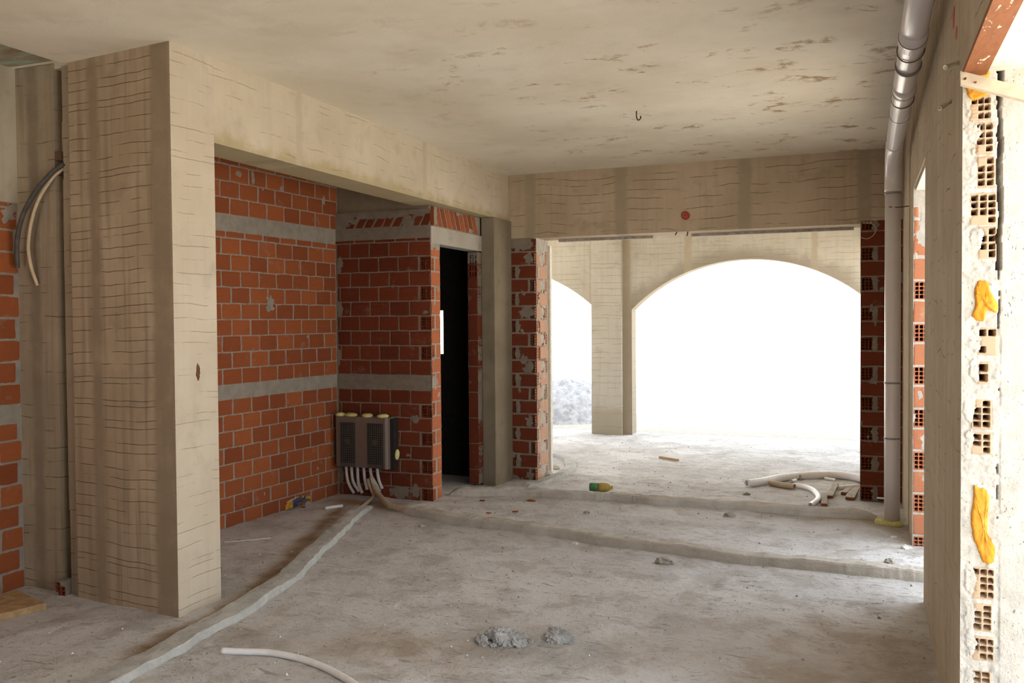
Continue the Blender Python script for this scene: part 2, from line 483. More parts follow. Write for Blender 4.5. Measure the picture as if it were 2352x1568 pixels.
class Face:
    """A masonry face: a fine relief grid with bricks standing proud of their mortar and real sunk holes in brick ends."""
    def __init__(self, w, h, cell, seed, rough=.003):
        self.nu = max(2, int(round(w / cell)) + 1); self.nv = max(2, int(round(h / cell)) + 1)
        self.w, self.h, self.cell, self.seed = w, h, cell, seed
        u = np.linspace(0, w, self.nu); v = np.linspace(0, h, self.nv)
        self.U, self.V = np.meshgrid(u, v)
        self.sd = np.full_like(self.U, -.02)
        self.tint = np.zeros_like(self.U)
        self.rib = self.V.copy()
        self.depth = (fbm(self.U * 18, self.V * 18, seed, 4) - .5) * rough * 2
        self.hole = np.full_like(self.U, -.05)
        self.proud = .004
        self.uw = (fbm(self.U * 9, self.V * 9, seed + 3, 3) - .5) * .010
        self.vw = (fbm(self.U * 9, self.V * 9, seed + 5, 3) - .5) * .008

    def win(self, u0, u1, v0, v1):
        a = slice(max(0, int((v0 - .02) / self.h * (self.nv - 1))), min(self.nv, int((v1 + .02) / self.h * (self.nv - 1)) + 2))
        b = slice(max(0, int((u0 - .02) / self.w * (self.nu - 1))), min(self.nu, int((u1 + .02) / self.w * (self.nu - 1)) + 2))
        return a, b

    def brick(self, u0, u1, v0, v1, tint, slant=0.0):
        s = self.win(u0 - abs(slant), u1 + abs(slant), v0, v1)
        U = self.U[s] + self.uw[s] - slant * (self.V[s] - v0) / max(v1 - v0, 1e-3); V = self.V[s] + self.vw[s]
        sd = np.minimum(np.minimum(U - u0, u1 - U), np.minimum(V - v0, v1 - V))
        k = sd > self.sd[s]
        self.sd[s] = np.where(k, sd, self.sd[s]); self.tint[s] = np.where(sd > -.003, tint, self.tint[s])

    def holes(self, u0, u1, v0, v1, nx, ny, keep=None):
        s = self.win(u0, u1, v0, v1)
        gw, gh = (u1 - u0) / nx, (v1 - v0) / ny
        for i in range(nx):
            for j in range(ny):
                if keep and (i, j) in keep: continue
                a, b = u0 + gw * (i + .2), u0 + gw * (i + .80); c, d = v0 + gh * (j + .18), v0 + gh * (j + .80)
                U, V = self.U[s], self.V[s]
                hd = np.minimum(np.minimum(U - a, b - U), np.minimum(V - c, d - V))
                self.hole[s] = np.maximum(self.hole[s], hd)

    def smear(self, cu, cv, ru, rv, k=.35):
        s = self.win(cu - ru * 1.6, cu + ru * 1.6, cv - rv * 1.6, cv + rv * 1.6)
        U, V = self.U[s], self.V[s]
        n = (fbm(U * 34, V * 34, self.seed + 31, 5) - .5) * 4.5 * k + (fbm(U * 9, V * 9, self.seed + 32, 3) - .5) * 2.5 * k
        r = np.sqrt(((U - cu) / ru) ** 2 + ((V - cv) / rv) ** 2)
        d = (r - 1 + n) * min(ru, rv)
        self.sd[s] = np.minimum(self.sd[s], d)
        self.depth[s] = np.maximum(self.depth[s], np.where(d < 0, .0025, -1))
        self.hole[s] = np.minimum(self.hole[s], d)

    def random_smears(self, n, size=.05):
        n = n // 2
        r = random.Random(self.seed)
        for _ in range(n):
            self.smear(r.uniform(0, self.w), r.uniform(0, self.h), r.uniform(.4, 1) * size, r.uniform(.4, 1.2) * size, .6)

    def build(self, name, O, ud, N, mat, back, parent=None, hole_depth=.06, close=True):
        m = np.clip(self.sd / .004, 0, 1)
        d = self.depth * (1 - m) + m * (self.proud + (fbm(self.U * 8, self.V * 8, self.seed + 9, 2) - .5) * .002)
        hd = np.clip(self.hole / (self.cell * .6) + .5, 0, 1)
        d = d - hd * hole_depth
        O = np.array(O, float); ud = np.array(ud, float); ud /= np.linalg.norm(ud); N = np.array(N, float)
        P = O + self.U[..., None] * ud + self.V[..., None] * np.array([0, 0, 1.0]) + d[..., None] * N
        if np.dot(np.cross(ud, [0, 0, 1.0]), N) < 0:
            P = P[:, ::-1]; at = {k: a[:, ::-1] for k, a in (('sd', self.sd), ('tint', self.tint), ('rib', self.rib))}
        else:
            at = {'sd': self.sd, 'tint': self.tint, 'rib': self.rib}
        return grid_object(name, P, at, mat, back=None if back is None else -N * back, parent=parent, close=close)


def coursed(F, v0, v1, course, length, gap, off=0.0, u0=0.0, u1=None, jitter=.01, first=0):
    u1 = F.w if u1 is None else u1
    r = random.Random(F.seed * 7 + int(v0 * 100)); k = first
    v = v0
    while v < v1 - .012:
        e = min(v + course, v1)
        u = u0 - (length * .5 if k % 2 else 0) - off
        while u < u1:
            a = max(u0, u + r.uniform(0, .004)); b = min(u1, u + length - r.uniform(0, .003))
            if b - a > .03: F.brick(a + gap / 2, b - gap / 2, v + gap / 2, e - gap / 2, r.random())
            u += length
        v = e; k += 1
    return k


# ================================================================== THE SETTING
# ---- floor
XN, YN = 330, 620
fx = np.linspace(-6.6, .62, XN); fy = np.linspace(-3.0, 11.95, YN)
FX, FY = np.meshgrid(fx, fy)


def bumps(x, y):
    return (fbm(x * 1.3, y * 1.3, 2, 5) - .5) * .030 + (fbm(x * 9, y * 9, 8, 4) - .5) * .016


def ground(x, y):
    return float(floor_z(x, y) + bumps(np.array(x), np.array(y)))


def path_dist(X, Y, path):
    d = np.full(X.shape, 9.0)
    for (x0, y0), (x1, y1) in zip(path[:-1], path[1:]):
        dx, dy = x1 - x0, y1 - y0; L = dx * dx + dy * dy + 1e-9
        t = np.clip(((X - x0) * dx + (Y - y0) * dy) / L, 0, 1)
        d = np.minimum(d, np.hypot(X - x0 - t * dx, Y - y0 - t * dy))
    return d


LEFT_RIDGE = [on_floor(*q)[:2] for q in ((846, 1160), (805, 1192), (755, 1240), (705, 1288), (655, 1336), (605, 1372), (545, 1410), (465, 1455), (385, 1500), (300, 1545), (215, 1592), (120, 1650))]
MID_RIDGE = [on_floor(*q)[:2] + np.array((0, .07)) for q in ((918, 1178), (1000, 1198), (1100, 1213), (1200, 1226), (1300, 1238), (1400, 1254), (1500, 1267), (1600, 1281), (1700, 1294), (1900, 1315), (2010, 1326), (2118, 1336), (2200, 1344))]
FAR_RIDGE = [on_floor(*q)[:2] + np.array((0, .07)) for q in ((1018, 1140), (1100, 1141), (1200, 1141), (1300, 1147), (1400, 1151), (1500, 1160), (1600, 1166), (1700, 1173), (1800, 1182), (1900, 1189), (2026, 1197))]
LOOP_RIDGE = [on_floor(*q)[:2] for q in ((1266, 1045), (1292, 1052), (1310, 1066), (1304, 1084), (1276, 1099), (1240, 1111), (1200, 1117))]
SAND = [on_floor(*q)[:2] for q in ((800, 1150), (740, 1205), (690, 1255), (630, 1315), (560, 1370), (500, 1412), (400, 1462), (300, 1512))]
CLUMP = on_floor(1200, 1478)

FZ = floor_z(FX, FY) + bumps(FX, FY)
dsand = path_dist(FX, FY, [tuple(p) for p in SAND])
sand = np.clip(1 - dsand / .09 + (fbm(FX * 7, FY * 7, 21, 4) - .5) * 1.2, 0, 1)
wedge = np.clip(1 - path_dist(FX, FY, [(-4.1, 6.35), (-3.85, 6.3), (-3.6, 6.25)]) / .26 + (fbm(FX * 6, FY * 6, 22, 4) - .5) * .8, 0, 1)
sand = np.maximum(sand, wedge * .9)
grey = np.clip(1 - np.hypot((FX - CLUMP[0]) / 1.5, FY - CLUMP[1]) / .32 + (fbm(FX * 6, FY * 6, 25, 4) - .5) * 1.1, 0, 1)
grey = np.maximum(grey, np.clip((FY - 7.6) / 1.2, 0, 1) * (fbm(FX * 2, FY * 3, 28, 4) > .5) * .35)
dirt = np.clip(1.1 - np.hypot((FX + .1) / .9, (FY - 3.9) / 1.0) + (fbm(FX * 2.5, FY * 2.5, 41, 5) - .5) * 1.3, 0, 1)
dirt = np.maximum(dirt, np.clip(1.1 - np.hypot((FX - .0) / .5, (FY - 7.0) / .5) + (fbm(FX * 4, FY * 4, 42, 5) - .5) * 1.2, 0, 1))
dirt = np.maximum(dirt, np.clip(1.0 - np.hypot((FX + 2.0) / 1.0, (FY - 3.6) / .5) + (fbm(FX * 2.5, FY * 3.5, 43, 5) - .5) * 1.4, 0, 1) * .8)
floor = grid_object('floor', np.stack([FX, FY, FZ], -1), {'sand': sand, 'grey': grey, 'dirt': dirt}, M['floor'])
tag(floor, 'dusty grey rough concrete floor of the unfinished house', 'floor', kind='structure')

# ---- ground outside
mb = MB()
nx, ny = 70, 70
gx = np.linspace(-45, 45, nx); gy = np.linspace(-35, 60, ny)
for X0, X1, Y0, Y1 in ((-60, 60, 11.9, 90), (.58, 60, -60, 11.9), (-60, -6.5, -60, 11.9), (-6.5, .58, -60, -2.9)):
    mb.add([(X0, Y0, -.075), (X1, Y0, -.075), (X1, Y1, -.075), (X0, Y1, -.075)], [(0, 1, 2, 3)])
M['earth'] = mortar_material('earth', (.32, .30, .27), (.40, .375, .335))
tag(mb.build('ground', M['earth']), 'pale bare ground outside the arches', 'ground', kind='structure')

s, t = np.meshgrid(np.linspace(-70, 70, 90), np.linspace(0, 60, 50))
hz = -.3 + 12 * np.clip(t / 45, 0, 1) ** 1.2 + (fbm(s * .12, t * .12, 51, 4) - .5) * 3 * np.clip(t / 10, 0, 1)
tag(grid_object('hillside', np.stack([s, 24 + t, hz], -1), {}, M['earth']), 'sunlit bare hillside beyond the arches', 'hillside', kind='structure')

# ---- ceiling and roof slab
mb = MB()
mb.box(-4.04, .60, -2.9, 3.62, CEIL, 3.2); mb.box(-4.04, .60, 3.62, 11.95, CEIL, 3.2); mb.box(-6.6, -4.04, 3.66, 11.95, CEIL, 3.2)
tag(mb.build('ceiling', M['ceiling']), 'cream plastered ceiling slab with brown stains', 'ceiling', kind='structure')
mb = MB(); mb.box(-4.7, -4.04, -2.9, 3.62, CEIL + .03, 3.2)
tag(mb.build('slab', M['green_film']), 'green stained edge strip of slab above the left wall', 'slab', kind='structure')

# ---- big left column (front scored, side pale) and the beam that runs from it to the end
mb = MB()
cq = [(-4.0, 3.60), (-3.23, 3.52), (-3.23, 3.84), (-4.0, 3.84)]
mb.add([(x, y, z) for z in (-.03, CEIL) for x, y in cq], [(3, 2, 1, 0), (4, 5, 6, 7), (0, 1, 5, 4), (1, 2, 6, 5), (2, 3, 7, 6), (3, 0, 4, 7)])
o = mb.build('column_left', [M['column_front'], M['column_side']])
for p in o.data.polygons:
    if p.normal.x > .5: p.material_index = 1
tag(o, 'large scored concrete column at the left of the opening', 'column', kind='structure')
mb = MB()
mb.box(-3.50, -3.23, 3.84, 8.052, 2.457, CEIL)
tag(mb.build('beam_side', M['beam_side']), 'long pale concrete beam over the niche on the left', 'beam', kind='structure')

# ---- recessed strip left of the column, with its chase
mb = MB()
mb.box(-4.70, -4.165, 3.65, 3.9, -.03, 2.935); mb.box(-4.165, -4.085, 3.72, 3.9, -.03, 2.935); mb.box(-4.085, -4.0, 3.635, 3.9, -.03, CEIL)
mb.box(-4.70, -3.985, 3.9, 4.0, -.03, CEIL)
tag(mb.build('wall_recess', M['strip']), 'scored concrete strip with a vertical pipe chase left of the column', 'wall', kind='structure')

# ---- left brick wall
F = Face(3.65, 2.2, .010, 11)
k = coursed(F, 0, .96, .123, .25, .013)
for (a, b) in ((1.06, 2.2),): coursed(F, a, b, .123, .25, .013, first=k)
F.random_smears(30, .05)
o = F.build('wall_left', (-4.46, 0, -.02), (0, 1, 0), (1, 0, 0), M['brick_orange'], .22)
tag(o, 'orange hollow brick wall at the far left with a concrete band', 'wall', kind='structure')
mb = MB(); mb.box(-4.68, -4.455, -2.9, 3.65, 2.18, 2.935); mb.box(-4.68, -4.456, -2.9, 0, -.05, 2.18)
tag(mb.build('lintel_left', concrete('stained_render', (.47, .42, .34), (.34, .29, .215), 'X', .1, 0.0, grain=.15)), 'pale rendered lintel over the left brick wall', 'lintel', kind='structure')
mb = MB(); mb.box(-4.68, -3.15, -2.9, -2.75, -.08, 3.0); mb.box(-2.3, .58, -2.9, -2.75, -.08, 3.0); mb.box(-3.15, -2.3, -2.9, -2.75, 2.1, 3.0)  # opening added in the unseen wall to light the column front
tag(mb.build('wall_behind', M['rough']), 'rough unseen wall behind the viewer with an opening added for light', 'wall', kind='structure')

# ---- niche: long brick wall with two concrete bands
L0 = np.array((-4.40, 4.0)); L1 = np.array((-4.245, 6.60)); W0 = float(np.linalg.norm(L1 - L0))
ud = np.array((*(L1 - L0) / W0, 0)); nn = np.array((ud[1], -ud[0], 0))
F = Face(W0, 2.93, .008, 3)
W0 -= .03
k = coursed(F, 0, .955, .1195, .20, .010, u1=W0)
k = coursed(F, 1.058, 2.135, .1195, .20, .010, first=k, u1=W0)
coursed(F, 2.135, 2.185, .05, .20, .010, off=.05, first=k)
coursed(F, 2.305, 2.67, .121, .20, .010, first=1)
coursed(F, 2.67, 2.90, .06, .20, .010, first=0)
F.smear(2.42, 2.55, .015, .05); F.smear(1.55, 2.62, .02, .05); F.smear(1.4, 2.62, .03, .02); F.smear(1.72, 1.66, .05, .05)
F.random_smears(20, .016)
tag(F.build('wall_niche', (L0[0], L0[1], -.02), ud, nn, M['brick_orange'], .2), 'orange brick wall inside the niche with two grey concrete bands', 'wall', kind='structure')

# ---- niche: back brick wall with holed closers at its right end
X0, X1 = -4.262, -3.332
F = Face(X1 - X0, 2.44, .005, 5)
row = 0; v = 0.0
rr = random.Random(4)
for (a, b) in ((0, .935), (1.058, 2.175)):
    n = int(round((b - a) / .122)); c = (b - a) / n
    for i in range(n):
        v0 = a + i * c; v1 = v0 + c
        holed = row % 2 == 0 if a < 1 else row % 2 == 1
        end = F.w
        if holed:
            F.brick(F.w - .098, F.w, v0 + .005, v1 - .005, .3); F.holes(F.w - .094, F.w - .002, v0 + .012, v1 - .012, 4, 4)
            end = F.w - .112
        u = end
        while u > 0:
            l = .19 if not (u == F.w) else .20
            if u - .005 - max(0.0, u - l) > .02: F.brick(max(0.032, u - l + .005), u - .005, v0 + .005, v1 - .005, rr.random())
            u -= l
        row += 1
coursed(F, 2.175, 2.205, .04, .20, .01)
for i in range(9): F.brick(.12 + i * .09, .19 + i * .09, 2.305, 2.40 - .02 * (i % 2), rr.random(), .05)
F.smear(.45, 2.40, .25, .025); F.smear(.72, 2.34, .05, .05)
F.smear(.12, 2.38, .13, .05); F.smear(.02, 1.2, .035, .09); F.smear(.05, 1.62, .03, .07); F.smear(.06, 2.0, .03, .06); F.smear(.03, .4, .04, .3); F.smear(.62, .07, .1, .05); F.smear(.77, .08, .03, .06); F.smear(.775, .70, .03, .03)
F.random_smears(16, .025)
tag(F.build('wall_back', (X0, 6.575, -.015), (1, 0, 0), (0, -1, 0), M['brick_shaded'], None, hole_depth=.06), 'shade-darkened red brick wall at the back of the niche with the metal cabinet', 'wall', kind='structure')
mb = MB(); mb.box(-4.30, -3.36, 6.60, 6.9, 2.42, CEIL)
tag(mb.build('beam_niche', M['rough']), 'rough dark concrete beam above the back niche wall', 'beam', kind='structure')

# ---- the end of that wall and the narrow doorway beside it, in the plane x = -3.33
F = Face(.165, 2.16, .004, 6)
for i in range(18):
    v0 = .12 * i; v1 = v0 + .12
    if i in (7, 8) and False: continue
    if i % 2: F.brick(0.0, .165, v0 + .006, v1 - .006, .2)
    else:
        F.brick(0.0, .055, v0 + .006, v1 - .006, .4); F.holes(0.0, .055, v0 + .012, v1 - .012, 1, 4)
        F.brick(.085, .165, v0 + .006, v1 - .006, .15)
F.smear(.03, 1.0, .06, .05); F.smear(.08, 2.14, .1, .05); F.random_smears(10, .025)
o = F.build('wall_door_end', (-3.33, 6.573, -.015), (0, 1, 0), (1, 0, 0), M['brick_door'], None, hole_depth=.06)
tag(o, 'brick end of the niche wall at the left jamb of the narrow doorway', 'wall', kind='structure')
F = Face(.10, 2.16, .004, 7)
for i in range(9):
    v0 = .24 * i - .1; F.brick(.0, .10, max(.0, v0) + .003, min(2.16, v0 + .24) - .003, .5 + .1 * (i % 3))
F.holes(.01, .09, 1.93, 2.04, 3, 2); F.holes(.01, .09, 2.05, 2.14, 3, 2)
tag(F.build('wall_door_jamb', (-3.435, 7.535, -.03), (1, 0, 0), (0, -1, 0), M['brick_shaded'], .09, hole_depth=.05), 'shade-darkened red brick right jamb of the narrow doorway', 'wall', kind='structure')
mb = MB(); mb.box(-3.45, -3.325, 6.58, 7.62, 2.14, 2.285)
tag(mb.build('lintel_door', M['band'], bevel=.006), 'grey concrete lintel over the narrow doorway', 'lintel', kind='structure')
F = Face(.96, .165, .004, 8)
for i in range(10): F.brick(.0 + i * .092, .078 + i * .092, .004, .160, .1 + .5 * (i % 3), -.07)
F.smear(.03, .08, .03, .09); F.smear(.5, .15, .05, .02); F.smear(.75, .02, .05, .02)
tag(F.build('wall_over_door', (-3.335, 6.64, 2.287), (0, 1, 0), (1, 0, 0), M['brick_orange'], .10), 'row of slanted orange bricks above the doorway lintel', 'wall', kind='structure')

# dark room behind the doorway
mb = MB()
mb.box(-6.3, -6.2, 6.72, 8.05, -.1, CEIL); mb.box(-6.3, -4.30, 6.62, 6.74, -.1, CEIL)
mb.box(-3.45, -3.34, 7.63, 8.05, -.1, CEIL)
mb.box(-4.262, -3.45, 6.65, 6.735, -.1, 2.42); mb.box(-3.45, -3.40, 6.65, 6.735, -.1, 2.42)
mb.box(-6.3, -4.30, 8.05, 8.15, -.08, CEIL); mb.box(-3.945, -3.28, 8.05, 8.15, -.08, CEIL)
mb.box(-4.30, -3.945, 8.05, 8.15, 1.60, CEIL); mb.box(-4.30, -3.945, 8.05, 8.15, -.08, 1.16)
tag(mb.build('wall_store', M['room_shade']), 'wall of the room beyond the narrow doorway, coloured dark as its shade', 'wall', kind='structure')

# ---- concrete post, brick pillar, end beam
mb = MB(); mb.box(-3.335, -3.20, 7.62, 8.06, -.08, 2.457)
tag(mb.build('column_post', M['rough'], bevel=.008), 'brown concrete post between the doorway and the brick pillar', 'column', kind='structure')
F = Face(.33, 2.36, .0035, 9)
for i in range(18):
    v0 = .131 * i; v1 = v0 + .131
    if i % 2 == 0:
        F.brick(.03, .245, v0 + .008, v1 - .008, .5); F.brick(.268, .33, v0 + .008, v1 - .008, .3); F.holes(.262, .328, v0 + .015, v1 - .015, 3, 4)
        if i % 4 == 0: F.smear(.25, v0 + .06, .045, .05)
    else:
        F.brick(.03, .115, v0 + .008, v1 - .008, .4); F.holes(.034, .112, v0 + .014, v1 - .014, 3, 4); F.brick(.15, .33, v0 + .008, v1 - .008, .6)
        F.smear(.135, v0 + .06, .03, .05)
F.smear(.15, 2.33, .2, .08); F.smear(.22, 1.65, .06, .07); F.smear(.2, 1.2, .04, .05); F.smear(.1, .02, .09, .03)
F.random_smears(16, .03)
tag(F.build('wall_pillar', (-3.275, 8.05, -.07), (1, 0, 0), (0, -1, 0), M['brick_shaded'], .30, hole_depth=.045), 'shade-darkened red brick pillar left of the wide opening', 'pillar', kind='structure')
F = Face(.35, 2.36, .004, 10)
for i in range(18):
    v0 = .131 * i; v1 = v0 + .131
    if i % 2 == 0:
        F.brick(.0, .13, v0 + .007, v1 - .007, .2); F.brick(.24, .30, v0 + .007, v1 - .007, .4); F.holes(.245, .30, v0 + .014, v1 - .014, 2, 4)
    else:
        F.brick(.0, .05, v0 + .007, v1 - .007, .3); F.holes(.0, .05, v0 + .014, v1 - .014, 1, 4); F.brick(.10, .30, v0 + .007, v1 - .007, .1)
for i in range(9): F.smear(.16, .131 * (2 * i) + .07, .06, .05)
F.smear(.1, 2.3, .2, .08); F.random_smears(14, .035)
tag(F.build('wall_pillar_side', (-2.945, 8.05, -.07), (0, 1, 0), (1, 0, 0), M['brick_lit'], .02, hole_depth=.015), 'pale lit brick side of the pillar by the wide opening', 'pillar', kind='structure')
mb = MB(); mb.box(-3.33, .30, 8.05, 8.38, 2.287, CEIL)
o = mb.build('beam_end', M['end_beam'])
tag(o, 'scored brown concrete beam above the wide opening', 'beam', kind='structure')
# ---- arcade
YA, TH, YC = 11.66, .24, 11.58
mb = MB()


def arch_z(x, xc, zc, R):
    d = R * R - (x - xc) ** 2
    return zc + math.sqrt(max(d, 0))


def arch_bay(mb, xl, xr, crown, spring):
    half = (xr - xl) / 2; rise = crown - spring; R = (half * half + rise * rise) / (2 * rise); xc = (xl + xr) / 2; zc = crown - R
    n = 48; xs = [xl + (xr - xl) * i / n for i in range(n + 1)]
    for a, b in zip(xs[:-1], xs[1:]):
        za, zb = arch_z(a, xc, zc, R), arch_z(b, xc, zc, R)
        v = [(a, YA, za), (b, YA, zb), (b, YA, CEIL), (a, YA, CEIL), (a, YA + TH, za), (b, YA + TH, zb), (b, YA + TH, CEIL), (a, YA + TH, CEIL)]
        mb.add(v, [(0, 1, 2, 3), (5, 4, 7, 6), (4, 5, 1, 0)])


A2L, A2R = -2.905, .13
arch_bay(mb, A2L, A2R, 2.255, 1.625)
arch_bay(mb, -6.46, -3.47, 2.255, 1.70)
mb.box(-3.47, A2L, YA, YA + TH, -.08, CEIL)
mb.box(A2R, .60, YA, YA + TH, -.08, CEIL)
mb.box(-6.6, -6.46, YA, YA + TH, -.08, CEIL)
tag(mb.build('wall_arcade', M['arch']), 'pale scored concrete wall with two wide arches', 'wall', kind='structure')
mb = MB(); mb.box(-3.445, -3.03, YC, YA + .05, -.08, CEIL)
tag(mb.build('column_arcade', M['arch_column'], bevel=.006), 'scored concrete column between the two arches', 'column', kind='structure')

# ---- right wall with its two openings
XR = .292
T0, T1 = XR, .58
mb = MB()
mb.box(T0, T1, 3.226, 5.12, -.05, CEIL)           # pier
mb.box(T0, T1, 5.12, 6.331, 2.335, CEIL)          # over the far opening
mb.box(T0, T1, 6.331, 8.40, -.08, CEIL)           # far pier
mb.box(T0, T1, .6, 3.226, 2.295, CEIL)            # over the near opening
mb.box(T0, T1, -2.9, .6, -.05, CEIL)
mb.box(T0, T1, 8.40, 9.7, -.08, CEIL); mb.box(T0, T1, 9.7, 11.66, 2.3, CEIL)  # unseen porch side wall, left part open to set the light on the arcade
for y_ in (3.226, 6.331):
    for k in range(len(mb.f) - 1, -1, -1):
        if all(abs(mb.v[i][1] - y_) < 1e-6 for i in mb.f[k]) and min(mb.v[i][2] for i in mb.f[k]) < 0:
            del mb.f[k]; del mb.mi[k]
tag(mb.build('wall_right', M['right_wall']), 'long brown concrete wall on the right with two openings', 'wall', kind='structure')
mb = MB(); mb.box(T0 + .015, T1 - .005, 5.125, 6.315, 2.318, 2.34)
mb.box(T0 + .07, T1 - .005, .62, 3.225, 2.282, 2.30)
tag(mb.build('trim_soffit', M['pale_render']), 'white plastered underside over the right wall openings', 'trim', kind='structure')

# far opening: its brick jamb
F = Face(.283, 2.386, .004, 12)
for i in range(18):
    v0 = .1385 * i - .01; v1 = v0 + .1385; v0 = max(0, v0)
    if v1 > 2.0:
        continue
    if i % 2 == 0:
        F.brick(.004, .092, v0 + .010, v1 - .010, .15); F.holes(.008, .090, v0 + .016, v1 - .014, 3, 4)
        F.brick(.125, .285, v0 + .01, v1 - .01, .3)
    else:
        F.brick(.003, .20, v0 + .004, v1 - .004, .0); F.brick(.215, .285, v0 + .004, v1 - .004, .2)
F.brick(.003, .2, 1.95, 2.05, .0); F.brick(.003, .03, 2.05, 2.26, .0); F.smear(.09, 2.12, .06, .1, .3)
F.random_smears(14, .022)
F.smear(.085, .75, .03, .07); F.smear(.085, .52, .02, .06)
tag(F.build('wall_far_jamb', (XR + .0006, 6.325, -.05), (1, 0, 0), (0, -1, 0), M['brick_far'], .095, hole_depth=.16, close=False), 'orange brick jamb of the far right opening with holed bricks', 'wall', kind='structure')

# dark brick jamb at the right end of the wide opening
F = Face(.335, 2.36, .0035, 13)
for i in range(19):
    v0 = .1262 * i; v1 = v0 + .1262
    if i % 2 == 0:
        F.brick(.006, .098, v0 + .007, v1 - .007, .5); F.holes(.010, .094, v0 + .013, v1 - .013, 3, 4); F.brick(.135, .335, v0 + .006, v1 - .006, .6)
        F.smear(.115, v0 + .06, .022, .06, .5)
    else:
        F.brick(.004, .2, v0 + .005, v1 - .005, .5); F.brick(.21, .335, v0 + .005, v1 - .005, .8)
F.random_smears(16, .03)
tag(F.build('wall_end_jamb', (-.034, 8.05, -.05), (1, 0, 0), (0, -1, 0), M['brick_shaded'], .33, hole_depth=.05), 'shade-darkened red brick jamb at the right of the wide opening', 'wall', kind='structure')

# near opening: bright jamb of mortar with holed brick ends
YJ = 3.22
cell = .0032
JW, JH = T1 - XR - .0012, 2.33
F = Face(JW, JH, cell, 15, rough=.006)
JO = np.array((XR + .0006, YJ, -.03))


def jp(x, y):
    p = survey(x, y, 'y', YJ); return p[0] - JO[0], p[2] - JO[2]


JAMB = [(2228, 2276, 222, 275, 3, 3, ((0, 0), (0, 1))), (2240, 2284, 282, 352, 2, 4, ((0, 0),)), (2242, 2285, 360, 430, 2, 4, ((0, 3),)), (2226, 2289, 444, 514, 3, 4, ((0, 0), (1, 0))),
        (2246, 2289, 520, 594, 2, 4, ((0, 3), (0, 0))), (2244, 2290, 752, 815, 2, 3, ((0, 1), (1, 1), (1, 0))), (2244, 2272, 830, 882, 1, 2, ()), (2230, 2278, 916, 986, 2, 4, ((0, 3),)), (2230, 2278, 992, 1045, 2, 3, ((0, 0),)),
        (2232, 2284, 1300, 1378, 3, 4, ((0, 0), (0, 1), (0, 2))), (2230, 2280, 1383, 1452, 2, 4, ((0, 3),)), (2232, 2283, 1458, 1520, 3, 3, ((0, 0),)), (2230, 2276, 1536, 1600, 2, 4, ())]
for (xa, xb, ya, yb, nx_, ny_, skip) in JAMB:
    u0, vt = jp(xa, ya); u1, vb = jp(xb, yb)
    F.brick(u0, u1, vb, vt, .2 + .3 * random.random()); F.holes(u0 + .003, u1 - .002, vb + .004, vt - .004, nx_, ny_, skip)
    F.smear(u0 - .004, (vb + vt) / 2 + .01, .012, .035, .6)
# the crack between brick and block, and the block's flat face to its right
U, V = F.U, F.V
uc, _ = jp(2294, 700)
dc = np.abs(U - uc - (fbm(V * 14, U * 3, 44, 4) - .5) * .016)
crk = (.0028 - dc) + (fbm(U * 30, V * 12, 45, 3) - .5) * .010 + np.where(V > jp(2290, 620)[1], .003, -.0045)
F.hole = np.maximum(F.hole, crk)
F.depth = F.depth + np.where(U > uc + .006, .002 - F.depth * .6, (fbm(U * 60, V * 60, 46, 3) - .5) * .006)
o = F.build('wall_near_jamb', JO, (1, 0, 0), (0, -1, 0), M['brick_jamb'], .115, hole_depth=.22, close=False)

tag(o, 'bright rough mortar jamb with holed brick ends at the near right opening', 'wall', kind='structure')

# ================================================================== THINGS
# ---- mortar ridges over the buried pipes


def ridge(name, path, width, height, mat, seed, label, flat=.55):
    P = spline([(*p, 0) for p in path], 26)
    prof = np.array([-1, -.98, -.93, -.84, -.5, 0, .5, .84, .93, .98, 1]); hz = np.array([-.5, .3, .8, .97, 1.0, 1.0, 1.0, .97, .8, .3, -.5])
    R = []; L = 0; prev = None
    for i, p in enumerate(P):
        a = P[max(i - 1, 0)]; b = P[min(i + 1, len(P) - 1)]; d = (b - a)[:2]; d = d / (np.linalg.norm(d) + 1e-9); nrm = np.array((-d[1], d[0]))
        if prev is not None: L += np.linalg.norm(p - prev)
        prev = p
        row = []
        for j, (q, h) in enumerate(zip(prof, hz)):
            w = width / 2 * (1 + .5 * (float(fbm(L * 5, (0 if q < 0 else 4) + 3, seed, 5)) - .5))
            k = 1 + .45 * (float(fbm(L * 9, j * .6, seed + 4, 5)) - .5)
            x, y = p[0] + nrm[0] * q * w, p[1] + nrm[1] * q * w
            e = min(1.0, (i + .0) / 12, (len(P) - 1 - i) / 12)
            row.append((x, y, ground(p[0], p[1]) + height * h * (k if h > 0 else 1) - (1 - e) ** 2 * (height + .02)))
        R.append(row)
    Pg = np.array(R)
    if np.cross(Pg[1, 0] - Pg[0, 0], Pg[0, 1] - Pg[0, 0])[2] < 0: Pg = Pg[:, ::-1]
    Pg = np.transpose(Pg, (1, 0, 2))
    Pg = Pg[::-1] if np.cross(Pg[0, 1] - Pg[0, 0], Pg[1, 0] - Pg[0, 0])[2] < 0 else Pg
    o = grid_object(name, Pg, {}, M[mat], smooth=False)
    return tag(o, label, 'mortar ridge')


ridge('mortar_ridge', LEFT_RIDGE, .135, .038, 'mortar_grey', 1, 'light grey mortar ridge running from the cabinet to the bottom left of the floor')
ridge('mortar_ridge', MID_RIDGE, .12, .062, 'mortar_brown', 2, 'long brown mortar ridge crossing the middle of the room to the right wall')
ridge('mortar_ridge', FAR_RIDGE, .13, .062, 'mortar_brown', 3, 'mortar ridge across the threshold of the wide opening behind the longer ridge')
ridge('mortar_ridge', LOOP_RIDGE, .10, .035, 'mortar_grey', 4, 'short curved grey mortar ridge looping around the foot of the brick pillar')

